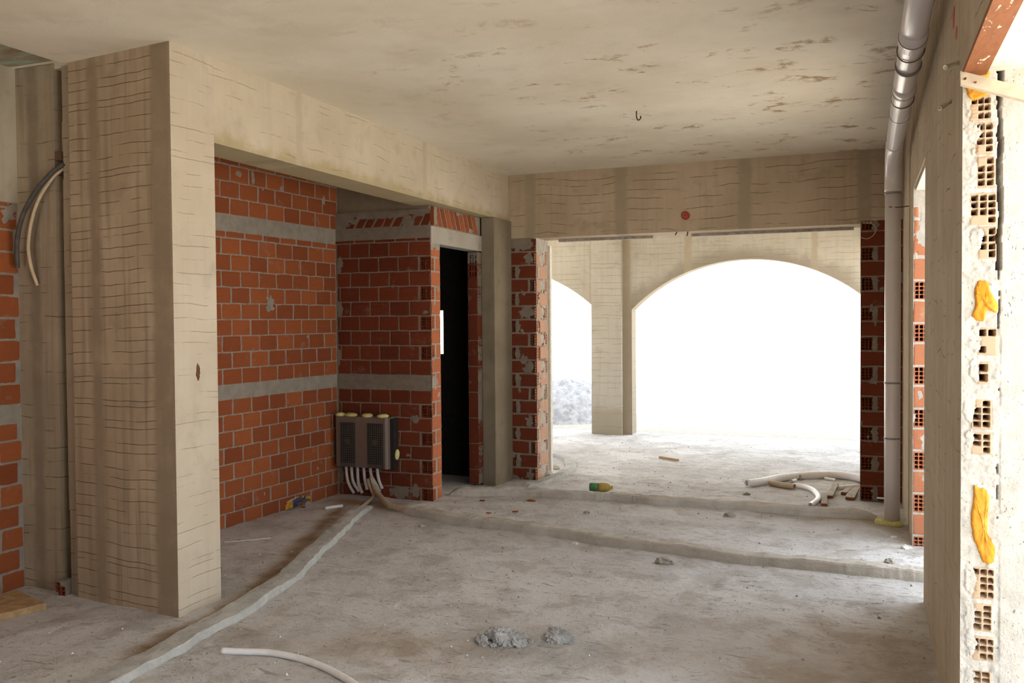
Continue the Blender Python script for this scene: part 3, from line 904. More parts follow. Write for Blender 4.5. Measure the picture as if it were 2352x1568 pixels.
# ---- drain pipe
PX, PY, PR = .187, 6.95, .054
root = empty('drain_pipe', (PX, PY, 0), 'grey plastic drain pipe rising up the right wall and bending along the ceiling', 'drain pipe')


def pipe_part(name, pts, r, mat, n=24):
    mb = MB(); mb.tube(pts, r, n); return mb.build(name, M[mat], root, smooth=True)


pipe_part('upright', [(PX, PY, .0), (PX, PY, .62), (PX, PY, 1.1), (PX, PY, 2.44)], PR, 'pvc')
pipe_part('elbow', spline([(PX, PY, 2.40), (PX, PY - .01, 2.50), (PX, PY - .09, 2.60), (PX, PY - .24, 2.665), (PX, PY - .36, 2.68)], 6), PR * 1.06, 'pvc')
pipe_part('ceiling_run', [(PX, PY - .30, 2.68), (PX, 5.2, 2.69), (PX + .005, 4.1, 2.705), (PX + .01, 2.6, 2.73)], PR, 'pvc')
for y in (6.50, 5.75, 5.15, 4.25):
    pipe_part('collar', [(PX + .002, y, 2.688), (PX + .003, y - .16, 2.692)], PR * 1.06, 'pvc')
for z in (1.02, 2.38, .62):
    pipe_part('ring', [(PX, PY, z), (PX, PY, z + .012)], PR * 1.05, 'pvc_ring')
for y in (6.44, 5.70, 5.12, 4.62, 4.16):
    pipe_part('ring', [(PX + .002, y, 2.690), (PX + .002, y - .012, 2.690)], PR * 1.10, 'pvc_ring')
for y, z in ((4.40, 2.70), (5.3, 2.69)):
    mb = MB()
    a = [(PX + .003 + math.cos(t) * PR * 1.06, y + .004 * math.sin(2 * t), z + math.sin(t) * PR * 1.06) for t in np.linspace(0, 2 * math.pi, 24)]
    mb.tube(a, .003, 6)
    mb.tube([(PX + PR * .9, y, z + .05), (PX + .06, y, z + .12), (PX + .07, y, CEIL)], .002, 6)
    mb.build('hanging_wire', M['wire'], root)
mb = MB()
mb.tube([(PX - PR - .002, PY, 2.29), (PX - PR * .4, PY - PR * .95, 2.285), (PX + PR * .6, PY - PR * .9, 2.28), (PX + .105, PY, 2.29)], .004, 6)
mb.build('clamp', M['wire'], root)
mb = MB()
for a in range(0, 360, 24):
    t = math.radians(a + random.uniform(-8, 8))
    mb.lump((PX + math.cos(t) * PR * 1.05, PY + math.sin(t) * PR * 1.05, .008), .026, .026, .026, a, .3, 8, 6)
mb.lump((PX - .085, PY - .03, .018), .035, .03, .034, 5, .3, 10, 7)
mb.build('foam_ring', M['foam_yellow'], root, smooth=True)

# ---- cabinet on the niche back wall
CX0, CX1, CZ0, CZ1, CY = -4.195, -3.685, .262, .690, 6.462
cab = empty('manifold_cabinet', ((CX0 + CX1) / 2, 6.57, CZ0), 'brown metal manifold cabinet with two black grilles on the niche back wall', 'cabinet')
mb = MB(); mb.box(CX0, CX1, CY, 6.57, CZ0, CZ1); mb.build('body', M['cabinet'], cab, bevel=.004)
mb = MB(); mb.box(CX1 - .028, CX1 - .006, CY - .008, CY + .002, CZ0, CZ1 + .005); mb.build('edge_strip', M['cabinet_edge'], cab)
mb = MB(); mb.box(CX1, CX1 + .034, CY + .03, 6.57, CZ0 - .01, CZ1 - .01); mb.build('side_panel', M['cabinet_black'], cab)
for gx0, gx1 in ((-4.150, -4.005), (-3.885, -3.737)):
    mb = MB(); mb.box(gx0, gx1, CY - .004, CY + .002, CZ0 + .004, CZ1 - .05)
    g = mb.build('grille', M['cabinet_black'], cab)
    mb = MB(); nxg, nzg = 7, 17
    for i in range(nxg + 1):
        x = gx0 + .008 + (gx1 - gx0 - .016) * i / nxg; mb.box(x - .0022, x + .0022, CY - .009, CY - .003, CZ0 + .03, CZ1 - .06)
    for i in range(nzg + 1):
        z = CZ0 + .03 + (CZ1 - .09 - CZ0) * i / nzg; mb.box(gx0 + .006, gx1 - .006, CY - .0085, CY - .003, z - .0022, z + .0022)
    mb.box((gx0 + gx1) / 2 - .02, (gx0 + gx1) / 2 + .02, CY - .012, CY - .003, .46, .50); mb.box(gx0 + .004, gx1 - .004, CY - .010, CY - .003, CZ0 + .008, CZ0 + .036)
    mb.build('lattice', plain('lattice', (.085, .075, .065), .5, .3, .1), g)
for i, (x, w) in enumerate(((-4.165, .05), (-4.06, .062), (-3.90, .055), (-3.75, .052))):
    mb = MB(); mb.lump((x, CY + .03, CZ1 + .012), w, .04, .02, i + 3, .25, 12, 7); mb.build('foam_blob', M['foam_yellow'], cab, smooth=True)
mb = MB(); mb.lump((CX1 + .045, 6.53, .38), .016, .03, .045, 9, .25, 10, 7); mb.build('foam_blob', M['foam_yellow'], cab, smooth=True)

# the grey pipes hanging out of the cabinet
YP = 6.515
PIPES = [((795, 1066), (797, 1095), (803, 1115), (813, 1132)), ((807, 1066), (809, 1095), (814, 1112), (825, 1128)), ((821, 1068), (822, 1095), (825, 1115), (832, 1132)),
         ((835, 1068), (837, 1095), (840, 1110), (843, 1124)), ((850, 1070), (853, 1092), (862, 1108), (872, 1128)), ((866, 1070), (868, 1092), (872, 1108), (878, 1122))]
words = ['first', 'second', 'third', 'fourth', 'fifth', 'last']
for i, q in enumerate(PIPES):
    pts = [survey(x, y, 'y', YP - .012 * k) for k, (x, y) in enumerate(q)]
    pts[-1][2] = max(pts[-1][2], -.02)
    mb = MB(); mb.tube(spline([tuple(p) for p in pts], 6), .0135, 10)
    tag(mb.build('heating_pipe', M['hose_grey'], smooth=True), f'grey flexible heating pipe under the cabinet, {words[i]} of six from the brick corner', 'pipe', 'heating pipes under the cabinet')
b = [survey(845, 1100, 'y', 6.47), survey(852, 1122, 'y', 6.44), survey(858, 1138, 'y', 6.40), np.array((*LEFT_RIDGE[0], .03)), np.array((*LEFT_RIDGE[1], .02))]
mb = MB(); mb.tube(spline([tuple(p) for p in b], 8), .015, 12)
tag(mb.build('sleeved_pipe', M['hose_tan'], smooth=True), 'tan pipe bending from the cabinet into the light grey mortar ridge', 'pipe')
b = [survey(852, 1095, 'y', 6.47), survey(860, 1118, 'y', 6.44), survey(872, 1138, 'y', 6.36), on_floor(892, 1160, .035), on_floor(915, 1166, .03), np.array((*MID_RIDGE[1], .02))]
mb = MB(); mb.tube(spline([tuple(p) for p in b], 8), [.016] * 8 + [.024] * 33, 14)
tag(mb.build('sleeved_pipe', M['hose_tan'], smooth=True), 'thick tan pipe bending from the cabinet into the long brown mortar ridge', 'pipe')


# ---- hoses on the floor


def floor_hose(name, pix, r, mat, label, cat='pipe', group=None, lift=0.0, hollow=.72):
    pts = []
    for x, y in pix:
        p = on_floor(x, y, r); p[2] = ground(p[0], p[1]) + r + lift; pts.append(tuple(p))
    S = spline(pts, 8)
    mb = MB(); mb.tube(S, r, 16, hollow); return tag(mb.build(name, M[mat], smooth=True), label, cat, group)


floor_hose('plastic_pipe', [(509, 1497), (560, 1497), (620, 1499), (680, 1510), (730, 1526), (775, 1548), (815, 1575), (850, 1605)], .0145, 'hose_white', 'white curved plastic pipe lying on the floor in the foreground')
floor_hose('plastic_pipe', [(1715, 1110), (1750, 1104), (1790, 1096), (1840, 1091), (1890, 1090), (1930, 1092), (1975, 1099), (2030, 1112)], .036, 'hose_white', 'long thick white pipe curving behind the timber offcuts', lift=.0)
floor_hose('plastic_pipe', [(1826, 1113), (1850, 1118), (1868, 1126), (1879, 1138), (1877, 1149), (1861, 1160)], .022, 'hose_white', 'short bent white hose curling towards the mortar ridge')
floor_hose('plastic_pipe', [(1770, 1107), (1800, 1113), (1825, 1117)], .026, 'hose_tan', 'straight dusty tan piece of pipe beside the bent white hose')
floor_hose('plastic_pipe', [(1818, 1104), (1828, 1101)], .014, 'hose_white', 'stubby white piece of tube between the thick white pipe and tan pipe')
floor_hose('plastic_pipe', [(1895, 1098), (1919, 1102)], .014, 'hose_white', 'thin white tube lying just in front of the thick white pipe')
floor_hose('plastic_pipe', [(1925, 1121), (1972, 1116)], .018, 'hose_white', 'straight white tube lying behind the timber offcuts')
floor_hose('plastic_pipe', [(746, 1165), (788, 1162)], .014, 'hose_white', 'short white offcut of pipe lying in the niche')
p0 = survey(2014, 1143, 'y', 7.9); mb = MB(); mb.tube([tuple(p0), (float(p0[0]) + .16, 7.88, float(p0[2]) + .001)], .007, 8)
tag(mb.build('wall_peg', M['hose_white'], smooth=True), 'thin white stick poking out behind the drain pipe foot', 'stick')


def floor_block(name, pa, pb, width, thick, mat, label, cat, group=None, end=None, tilt=0.0, lift=0.0):
    a = on_floor(*pa); b = on_floor(*pb); d = b - a; d[2] = 0; L = np.linalg.norm(d); d /= L; s = np.array((-d[1], d[0], 0)); c = (a + b) / 2
    c[2] = max(ground(a[0], a[1]), ground(b[0], b[1]), ground(c[0], c[1])) + thick / 2 + lift
    dz = d.copy(); dz[2] = tilt
    mb = MB(); mb.obox(tuple(c), dz, s, np.cross(dz, s), L / 2, width / 2, thick / 2)
    o = mb.build(name, [M[mat], M[end or mat]], bevel=.002)
    if end:
        for p in o.data.polygons:
            if abs(p.normal.dot(Vector(dz))) > .8: p.material_index = 1
    return tag(o, label, cat, group)


floor_block('timber_offcut', (1893, 1162), (1893, 1139), .05, .022, 'wood_old', 'timber offcut standing nearest the mortar ridge beside the bent hose', 'timber', 'timber offcuts by the end jamb', 'wood_end')
floor_block('timber_offcut', (1906, 1145), (1920, 1115), .05, .022, 'wood_old', 'longest timber offcut lying second from the bent hose', 'timber', 'timber offcuts by the end jamb', 'wood_end')
floor_block('timber_offcut', (1938, 1137), (1958, 1118), .05, .022, 'wood_old', 'timber offcut propped third from the bent hose', 'timber', 'timber offcuts by the end jamb', 'wood_end')
floor_block('timber_offcut', (1952, 1148), (1964, 1124), .075, .02, 'wood_old', 'wide timber offcut closest to the dark brick jamb', 'timber', 'timber offcuts by the end jamb', 'wood_end')
floor_block('timber_offcut', (1832, 1101), (1850, 1098), .05, .05, 'wood_old', 'small wooden block in front of the thick white pipe', 'timber')
floor_block('wooden_stick', (1515, 1052), (1558, 1059), .03, .025, 'wood', 'thin wooden stick lying alone on the far floor before the arches', 'stick')
floor_block('wooden_board', (-60, 1418), (72, 1386), .35, .035, 'wood', 'flat wooden board on the floor beneath the far left brick wall', 'board')
floor_block('plaster_chip', (78, 1394), (91, 1393), .02, .015, 'stone_pale', 'small white chip beside the end of the wooden board', 'chip')

# bottle
pb = on_floor(1354, 1127); pe = on_floor(1408, 1129); zb = ground(pb[0], pb[1]) + .040
bot = empty('plastic_bottle', (pb[0], pb[1], zb - .04), 'crushed green and yellow plastic bottle lying behind the far mortar ridge', 'bottle')
d = (pe - pb); d[2] = 0; L = np.linalg.norm(d); d /= L
bp = lambda t: tuple(pb * [1, 1, 0] + d * t * L + np.array((0, 0, zb)))
mb = MB(); mb.tube([bp(0), bp(.02), bp(.2), bp(.4)], [.028, .038, .040, .038], 14); mb.build('base', M['bottle_green'], bot, smooth=True)
mb = MB(); mb.tube([bp(.38), bp(.5), bp(.72), bp(.86), bp(.95)], [.039, .042, .04, .030, .016], 14); mb.build('body', M['bottle_yellow'], bot, smooth=True)
mb = MB(); mb.tube([bp(.94), bp(1.0)], .016, 12); mb.build('cap', M['bottle_yellow'], bot, smooth=True)

# cement sack crumpled against the niche wall
sk = on_floor(683, 1160)
sack = empty('cement_sack', (sk[0], sk[1], 0), 'crumpled blue white and yellow paper sack against the niche brick wall', 'sack')


def sheet(name, corners, mat, seed, amp=.03, n=14, parent=None):
    a, b, c, d_ = [np.array(q, float) for q in corners]
    s, t = np.meshgrid(np.linspace(0, 1, n), np.linspace(0, 1, n))
    P = (a * ((1 - s) * (1 - t))[..., None] + b * (s * (1 - t))[..., None] + c * (s * t)[..., None] + d_ * ((1 - s) * t)[..., None])
    nrm = np.cross(b - a, d_ - a); nrm /= np.linalg.norm(nrm)
    P = P + nrm * ((fbm(s * 3, t * 3, seed, 3) - .5) * 2 * amp)[..., None]
    o = grid_object(name, P, {}, M[mat], back=-nrm * .004, parent=None)
    if parent: o.parent = parent; o.matrix_parent_inverse = parent.matrix_world.inverted()
    return o


def sp(x, y, off):
    """A point off metres in front of the niche's long wall."""
    p = survey(x, y, 'x', -4.33 + off); return p


sheet('left_flap', [sp(655, 1170, .06), sp(673, 1166, .11), sp(672, 1148, .07), sp(657, 1152, .03)], 'sack_yellow', 3, .012, parent=sack)
sheet('printed_panel', [sp(672, 1166, .10), sp(684, 1158, .14), sp(706, 1138, .07), sp(672, 1148, .05)], 'sack_blue', 5, .02, parent=sack)
sheet('right_flap', [sp(696, 1145, .08), sp(714, 1146, .09), sp(712, 1130, .04), sp(690, 1132, .04)], 'sack_yellow', 6, .012, parent=sack)
sheet('top_edge', [sp(657, 1153, .045), sp(673, 1147, .06), sp(698, 1131, .05), sp(690, 1130, .03)], 'sack_white', 7, .006, parent=sack)
for i, (x, y, r, mt, lb) in enumerate(((706, 1148, .028, 'stone_pale', 'white lump of plaster in front of the crumpled sack'), (697, 1166, .022, 'chip', 'orange brick chip just in front of the crumpled sack'), (705, 1158, .035, 'stone', 'dark clod of rubble between the sack and the brick wall'),
                                     (1107, 1152, .022, 'chip', 'orange brick shard between the two long mortar ridges near the doorway'), (1220, 1152, .036, 'chip', 'larger flat orange brick shard in front of the brick pillar'), (1122, 1178, .02, 'chip', 'tiny orange brick chip behind the long mortar ridge, left one'), (1183, 1176, .022, 'chip', 'tiny orange brick chip behind the long mortar ridge, right one'),
                                     (1676, 1187, .04, 'stone', 'dark stone lying between the two long mortar ridges'), (1348, 1180, .022, 'stone', 'small dark stone in front of the far mortar ridge'), (2046, 1293, .035, 'stone', 'grey stone on the bright floor by the far right opening'), (2082, 1262, .03, 'stone_pale', 'white stone at the foot of the far right jamb'), (1540, 1248, .02, 'stone_pale', 'pale pebble behind the long mortar ridge'),
                                     (1525, 1293, .05, 'stone', 'dark clod in front of the long mortar ridge'), (2052, 1236, .018, 'stone_pale', 'white pebble close to the drain pipe foot'), (968, 1209, .025, 'stone', 'small clod in front of the long mortar ridge near the cabinet'), (1320, 1248, .022, 'stone_pale', 'pale pebble just in front of the long mortar ridge'),
                                     (1716, 1105 + 30, .03, 'stone', 'dark clod on the crest of the far mortar ridge'), (1273, 1078, .06, 'stone_pale', 'white heap of plaster crumbs at the foot of the brick pillar'), (1255, 1092, .05, 'stone_pale', 'broken pale lump beside the brick pillar foot'))):
    p = on_floor(x, y); mb = MB(); mb.lump((p[0], p[1], ground(p[0], p[1]) + r * .15), r * 1.1, r * .8, r * (.32 if mt == 'chip' else .6), i + 40, .6, 14, 9, freq=3.0)
    tag(mb.build('rubble_stone' if mt != 'chip' else 'brick_chip', M[mt]), lb, 'stone' if mt != 'chip' else 'brick chip')

# broken brick at the foot of the left column
c = on_floor(146, 1368)
bb = np.array((c[0], c[1], .06))
F = Face(.06, .085, .003, 61); F.brick(.002, .058, .002, .083, .4); F.holes(.004, .056, .006, .080, 2, 3); F.smear(.05, .08, .025, .03); F.smear(.0, .0, .02, .03)
o = F.build('broken_brick', (c[0] - .035, c[1] - .02, ground(c[0], c[1]) - .005), (1, .25, .0), (.2425, -.970, 0), M['brick_shaded'], .07, hole_depth=.05)
tag(o, 'broken hollow brick at the foot of the left column chase', 'brick')

# mortar clump in the foreground
for i, (x, y, rx, ry, rz, lb) in enumerate(((1150, 1470, .105, .085, .05, 'largest dried mortar clump in the foreground'), (1282, 1466, .042, .045, .036, 'smaller dried mortar clump right of the largest one'))):
    p = on_floor(x, y); mb = MB(); rng = random.Random(i + 5)
    for k in range(34):
        a = rng.uniform(0, 6.28); q = rng.random() ** .8
        x1, y1 = p[0] + math.cos(a) * rx * q * 1.25, p[1] + math.sin(a) * ry * q * 1.15; r = rng.uniform(.016, .034) * (1.2 - .5 * q)
        mb.lump((x1, y1, ground(x1, y1) + rz * .62 * (1 - q) ** .7), r * 1.3, r, r * .8, 90 + k + 50 * i, .75, 18, 12, freq=3.6)
    for k in range(40):
        a = rng.uniform(0, 6.28); q = rng.uniform(.4, .98)
        x1, y1 = p[0] + math.cos(a) * rx * q * 1.2, p[1] + math.sin(a) * ry * q; r = rng.uniform(.004, .012)
        mb.lump((x1, y1, ground(x1, y1) + r * .2), r * 1.2, r, r * .8, 190 + k, .5, 8, 6)
    tag(mb.build('mortar_clump', M['clump']), lb, 'mortar')

# fine crumbs strewn over the floor: nobody could count them
mb = MB(); rng = np.random.default_rng(5)
n = 1500
xs = rng.uniform(-3.9, .25, n); ys = 2.6 + 8.4 * rng.random(n) ** 1.3
for k in range(n):
    r = float(.0025 + .006 * rng.random() ** 3)
    if -4.3 < xs[k] < -3.2 and (3.45 < ys[k] < 4.0 or ys[k] > 6.4): continue
    z = ground(xs[k], ys[k]); a = rng.uniform(0, 6.28, 2); s = rng.uniform(.6, 1.4, 3) * r
    ca, sa = math.cos(a[0]), math.sin(a[0])
    v = [(ca * s[0], sa * s[0], 0), (-sa * s[1], ca * s[1], 0), (-ca * s[0], -sa * s[0], 0), (sa * s[1], -ca * s[1], 0), (0, 0, s[2]), (0, 0, -s[2])]
    mb.add([(xs[k] + q[0], ys[k] + q[1], z + r * .4 + q[2]) for q in v], [(0, 1, 4), (1, 2, 4), (2, 3, 4), (3, 0, 4), (1, 0, 5), (2, 1, 5), (3, 2, 5), (0, 3, 5)], int(rng.random() < .45))
o = mb.build('floor_grit', [M['stone'], M['stone_pale']])
tag(o, 'fine grit and crumbs strewn over the concrete floor', 'grit', kind='stuff')

# rubble heap outside the left arch
HX, HY = -4.5, 13.7
s, t = np.meshgrid(np.linspace(-1.3, 1.3, 110), np.linspace(-1.8, 1.8, 80))
r = np.sqrt((s / 1.05) ** 2 + (t / 1.2) ** 2)
hz = np.clip(1 - r ** 2, 0, 1) * .62 + (fbm(s * 5, t * 5, 31, 5) - .5) * .22 * np.clip(1.35 - r, 0, 1) - .10
o = grid_object('rubble_heap', np.stack([HX + s, HY + t, hz], -1), {}, M['gravel'])
tag(o, 'heap of pale broken rubble outside the left arch', 'rubble heap', kind='stuff')

# ---- conduits on the recessed strip at the left
YS = 3.60


def wall_tube(name, pix, r, y, mat, label, cat, ribs=False, group=None):
    pts = spline([tuple(survey(a, b, 'y', yy)) for (a, b), yy in zip(pix, y)], 12)
    mb = MB()
    if ribs:
        L = [0]
        for a, b in zip(pts[:-1], pts[1:]): L.append(L[-1] + float(np.linalg.norm(np.array(b) - a)))
        n = int(L[-1] / .003); q = []
        arr = np.array(pts)
        for k in range(n + 1): q.append(tuple(np.interp(L[-1] * k / n, L, arr[:, i]) for i in range(3)))
        mb.tube(q, [r * (1 if k % 2 else .9) for k in range(n + 1)], 12, .7)
    else: mb.tube(pts, r, 12, .6)
    return tag(mb.build(name, M[mat], smooth=True), label, cat, group)


wall_tube('corrugated_conduit', [(149, 376), (118, 398), (82, 440), (52, 495), (39, 555), (40, 615)], .0135, [3.64, 3.615, 3.59, 3.58, 3.58, 3.59], 'conduit_black', 'black corrugated conduit arching out of the wall chase at the far left', 'conduit', True)
wall_tube('corrugated_conduit', [(146, 386), (120, 410), (90, 455), (72, 510), (65, 565), (72, 615), (86, 655)], .0095, [3.645, 3.63, 3.61, 3.60, 3.60, 3.61, 3.64], 'conduit_beige', 'beige conduit arching beside the black one', 'conduit')
pa = survey(133, 330, 'y', 3.70)
for xx, za, zb, lb in ((-4.150, 2.62, 2.45, 'short beige conduit stub above the arching conduits'), (-4.150, 2.30, .45, 'long straight beige conduit along the edge of the wall chase')):
    mb = MB(); mb.tube([(xx, 3.70, za), (xx, 3.70, (za + zb) / 2), (xx, 3.70, zb)], .011, 10)
    tag(mb.build('straight_conduit', M['conduit_beige'], smooth=True), lb, 'conduit')
p = survey(147, 362, 'y', 3.66); mb = MB(); mb.box(p[0] - .035, p[0] + .01, 3.63, 3.71, p[2] - .02, p[2] + .03)
tag(mb.build('junction_box', plain('box_brown', (.13, .075, .05), .6, .2)), 'small brown junction box in the chase above the black conduit', 'junction box')
mb = MB(); rng = random.Random(3)
for k in range(30):
    z = 1.05 + k * .022 if k < 24 else .1 + (k - 24) * .03
    mb.lump((-4.125 + rng.uniform(-.025, .025), 3.715, z), rng.uniform(.012, .024), .016, rng.uniform(.01, .02), k, .4, 9, 6)
tag(mb.build('mortar_fill', M['band']), 'lumpy mortar fill in the middle of the wall chase', 'mortar', kind='stuff')

# ---- small things on the walls and ceiling
p = survey(1575, 495, 'y', 8.05)
cap = empty('junction_box', (p[0], 8.05, p[2]), 'round red junction box cap on the beam over the wide opening', 'junction box')
mb = MB(); mb.tube([(p[0], 8.06, p[2]), (p[0], 8.035, p[2]), (p[0], 8.025, p[2])], [.038, .038, .030], 20); mb.build('cap', M['red_cap'], cap, smooth=False)
mb = MB(); mb.obox((p[0], 8.022, p[2]), (1, 0, .3), (0, 1, 0), (-.3, 0, 1), .014, .003, .003); mb.build('slot', M['rust'], cap)
h = survey(1462, 255, 'z', CEIL)
mb = MB(); mb.tube(spline([(h[0], h[1], CEIL + .01), (h[0], h[1], CEIL - .04), (h[0] + .012, h[1], CEIL - .062), (h[0] + .028, h[1], CEIL - .05), (h[0] + .026, h[1], CEIL - .035)], 6), .0045, 8)
tag(mb.build('ceiling_hook', M['rust'], smooth=True), 'small rusty iron hook hanging from the ceiling', 'hook')
for (a, b, lb) in (((1583, 520), (1578, 542), 'longer rusty rebar end under the beam over the wide opening'), ((1562, 524), (1551, 540), 'shorter rusty rebar end under the beam over the wide opening')):
    q0 = survey(*a, 'y', 8.08); q1 = survey(*b, 'y', 8.07); mb = MB(); mb.tube([tuple(q0 + np.array((0, 0, .02))), tuple(q1)], .006, 8)
    tag(mb.build('rebar_end', M['rust'], smooth=True), lb, 'rebar')
w = [survey(x, y, 'y', 8.02) for x, y in ((1985, 512), (2003, 514), (2012, 526), (2006, 540), (1992, 548), (1976, 545))]
mb = MB(); mb.tube(spline([tuple(q) for q in w], 6), .003, 6)
tag(mb.build('wire_loop', M['conduit_beige'], smooth=True), 'thin pale wire loop at the top of the dark brick jamb', 'wire')

# formwork battens left under the end beam
for (x0, x1, lb) in ((-2.80, -1.86, 'pale formwork batten under the end beam beside the pillar'), (-1.50, -.09, 'longer pale formwork batten under the end beam beside the dark jamb')):
    mb = MB(); mb.box(x0, x1, 8.30, 8.345, 2.262, 2.290)
    tag(mb.build('formwork_batten', M['wood_old']), lb, 'batten')
q = survey(1260, 600, 'x', -2.93)
mb = MB(); mb.box(-2.975, -2.925, 8.40, 8.455, -.05, 2.24)
tag(mb.build('corner_batten', M['wood_white'], bevel=.003), 'tall white upright batten at the rear edge of the brick pillar', 'batten')

# red board and pale plank at the near opening
mb = MB(); mb.box(XR - .004, XR + .066, -.6, 3.20, 2.268, 2.283)
tag(mb.build('red_board', M['red_board']), 'worn red formwork board under the lintel of the near right opening', 'board')
mb = MB(); a = survey(2205, 180, 'y', 3.14); b = survey(2420, 235, 'y', 3.10)
d = Vector(b - a).normalized(); up = Vector((0, .35, 1)).normalized(); c = (Vector(a) + Vector(b)) / 2
mb.obox(c, d, d.cross(up), up, (Vector(b) - Vector(a)).length / 2, .008, .024)
pk = mb.build('pale_plank', M['wood_pale'], bevel=.002)
tag(pk, 'pale wooden plank with nail holes crossing the top of the near jamb', 'plank')
for x, y in ((2217, 181), (2240, 190)):
    q = Vector(survey(x, y, 'y', 3.127)); mb = MB(); mb.tube([q + Vector((0, .01, 0)), q + Vector((0, -.008, 0))], .0035, 8)
    o = mb.build('nail', M['rust'], pk)

# foam blobs squeezed out of the jamb


def foam_patch(pix, thick, label, seed):
    pts = [survey(x, y, 'y', YJ) for x, y in pix]; c = np.mean(pts, 0); S = spline([tuple(p) for p in pts + [pts[0]]], 6)[:-1]
    mb = MB(); n = len(S); rings = []; ks = [1.0, 1.0, .94, .8, .65, .5, .35, .2, .1]; hs = [-.012, .15, .6, .95, 1.0, 1.0, 1.0, 1.0, 1.0]
    vs = []
    for k, hh in zip(ks, hs):
        for i, p in enumerate(S):
            q = c + (np.array(p) - c) * k * (1 + .12 * (float(fbm(i * .9, 3.0, seed, 3)) - .5)); j = .5 + 1.0 * float(fbm(q[0] * 90, q[2] * 90, seed, 4))
            vs.append((q[0], YJ + .002 - (hh if hh < 0 else hh * thick * j), q[2]))
    fs = [(a * n + i, a * n + (i + 1) % n, (a + 1) * n + (i + 1) % n, (a + 1) * n + i) for a in range(len(ks) - 1) for i in range(n)]
    vs.append((c[0], YJ - thick * 1.0, c[2])); fs += [((len(ks) - 1) * n + i, (len(ks) - 1) * n + (i + 1) % n, len(vs) - 1) for i in range(n)]
    mb.add(vs, fs); o = mb.build('foam_patch', M['foam'], smooth=True)
    o.data.flip_normals() if o.data.polygons[n].normal.y > 0 else None
    return tag(o, label, 'foam patch')


foam_patch([(2248, 642), (2268, 645), (2275, 668), (2292, 700), (2288, 718), (2268, 712), (2258, 738), (2232, 728), (2240, 700), (2238, 665)], .012, 'orange foam patch at the middle height of the near jamb', 1)
foam_patch([(2237, 1115), (2264, 1122), (2272, 1150), (2268, 1200), (2272, 1240), (2286, 1258), (2280, 1292), (2258, 1290), (2240, 1250), (2230, 1200), (2234, 1155)], .012, 'long orange foam patch at the lower part of the near jamb', 2)
foam_patch([(2216, 196), (2246, 200), (2272, 214), (2258, 224), (2240, 230), (2226, 226)], .01, 'orange foam blob under the pale plank', 3)
foam_patch([(2245, 158), (2264, 150), (2274, 172), (2262, 178), (2244, 172)], .01, 'small orange foam blob above the pale plank', 4)

# conduit stubs and paint marks on the pier
for (a, b, lb) in (((2205, 143), (2171, 155), 'upper beige conduit stub poking out of the right pier'), ((2187, 230), (2158, 249), 'lower beige conduit stub poking out of the right pier')):
    q0 = survey(*a, 'x', XR + .004); q1 = survey(*b, 'x', XR - .045); mb = MB(); mb.tube([tuple(q0), tuple((q0 + q1) / 2), tuple(q1)], .0085, 12, .6)
    tag(mb.build('conduit_stub', M['wood_white'], smooth=True), lb, 'conduit')
for i, (x0, y0, x1, y1, lb) in enumerate(((2189, 22, 2193, 58, 'longer red paint dab high on the right pier'), (2195, 66, 2199, 86, 'shorter red paint dab on the right pier'))):
    q0 = survey(x0, y0, 'x', XR); q1 = survey(x1, y1, 'x', XR); c = (q0 + q1) / 2
    mb = MB(); mb.lump((XR, c[1], c[2]), .0025, max(abs(q1[1] - q0[1]) * .5, .025), abs(q1[2] - q0[2]) / 2, i, .2, 14, 10)
    tag(mb.build('paint_mark', M['red_paint'], smooth=True), lb, 'paint mark')
q = survey(455, 854, 'x', -3.23); mb = MB(); mb.lump((-3.232, q[1], q[2]), .006, .016, .045, 3, .5, 14, 10)
tag(mb.build('plug_hole', M['rust']), 'dark broken plug hole in the pale side of the left column', 'hole')
a = on_floor(515, 1246); b = on_floor(622, 1236); mb = MB(); mb.tube([(a[0], a[1], ground(a[0], a[1]) + .004), ((a[0] + b[0]) / 2, (a[1] + b[1]) / 2, ground((a[0] + b[0]) / 2, (a[1] + b[1]) / 2) + .004), (b[0], b[1], ground(b[0], b[1]) + .004)], .003, 6)
tag(mb.build('white_string', M['hose_white']), 'thin white string lying on the niche floor', 'string')

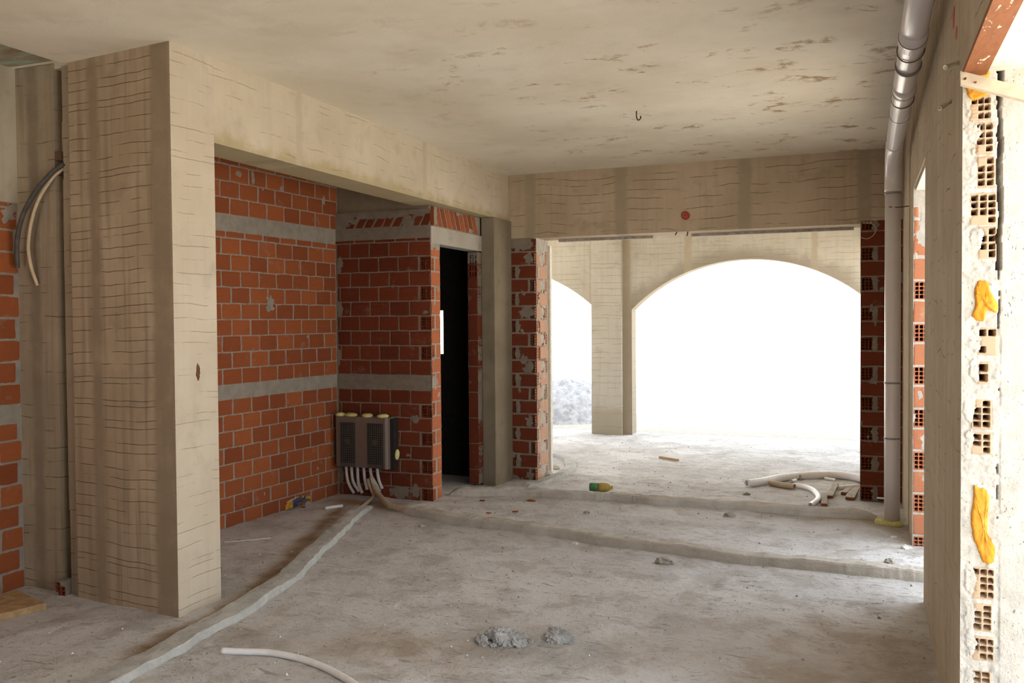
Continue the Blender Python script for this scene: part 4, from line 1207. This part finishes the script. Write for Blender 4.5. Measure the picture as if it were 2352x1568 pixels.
# ================================================================== LIGHT
w = bpy.data.worlds.new('sky'); SC.world = w; w.use_nodes = True
nt = w.node_tree; bg = nt.nodes['Background']
bg.inputs[0].default_value = (.87, .94, 1.0, 1); bg.inputs[1].default_value = 2.1
sun = bpy.data.lights.new('sun', 'SUN'); sun.energy = 32.0; sun.color = (1.0, .955, .88); sun.angle = .01
so = bpy.data.objects.new('sun', sun); COL.objects.link(so)
SUN_DIR = Vector((.22, .75, -1.0)).normalized()
so.rotation_euler = SUN_DIR.to_track_quat('-Z', 'Y').to_euler()


def portal(name, c, n, sx, sy):
    l = bpy.data.lights.new(name, 'AREA'); l.shape = 'RECTANGLE'; l.size = sx; l.size_y = sy; l.cycles.is_portal = True
    o = bpy.data.objects.new(name, l); COL.objects.link(o); o.location = c
    o.rotation_euler = Vector(n).to_track_quat('-Z', 'Z').to_euler()


portal('portal_back', (-2.725, -2.92, 1.05), (0, 1, 0), .85, 2.1)  # samples sky through the opening added behind the viewer
portal('portal_arch', (-1.39, 11.95, 1.1), (0, -1, 0), 3.1, 2.5)
portal('portal_arch_side', (-5.0, 11.95, 1.1), (0, -1, 0), 3.1, 2.5)
portal('portal_near', (.62, 1.9, 1.15), (-1, 0, 0), 2.7, 2.4)
portal('portal_far', (.62, 5.72, 1.15), (-1, 0, 0), 1.3, 2.4)
portal('portal_porch', (.62, 10.7, 1.1), (-1, 0, 0), 2.0, 2.4)
portal('portal_porch_side', (-6.65, 10.8, 1.4), (1, 0, 0), 2.0, 3.0)

# ================================================================== CAMERA
cam = bpy.data.cameras.new('camera'); co = bpy.data.objects.new('camera', cam); COL.objects.link(co)
cam.sensor_fit = 'HORIZONTAL'; cam.sensor_width = 36.0; cam.lens = 36.0 * FPX / IMG_W; cam.clip_start = .02; cam.clip_end = 400
mx = Matrix.Identity(4)
for i in range(3):
    mx[i][0], mx[i][1], mx[i][2], mx[i][3] = AX_R[i], AX_U[i], -AX_F[i], CAM[i]
co.matrix_world = mx
SC.camera = co
SC.view_settings.view_transform = 'Standard'; SC.view_settings.look = 'None'; SC.view_settings.gamma = 1.0
SC.view_settings.use_curve_mapping = False
SC.view_settings.exposure = 1.02
SC.cycles.max_bounces = 10; SC.cycles.diffuse_bounces = 8; SC.cycles.sample_clamp_indirect = 12
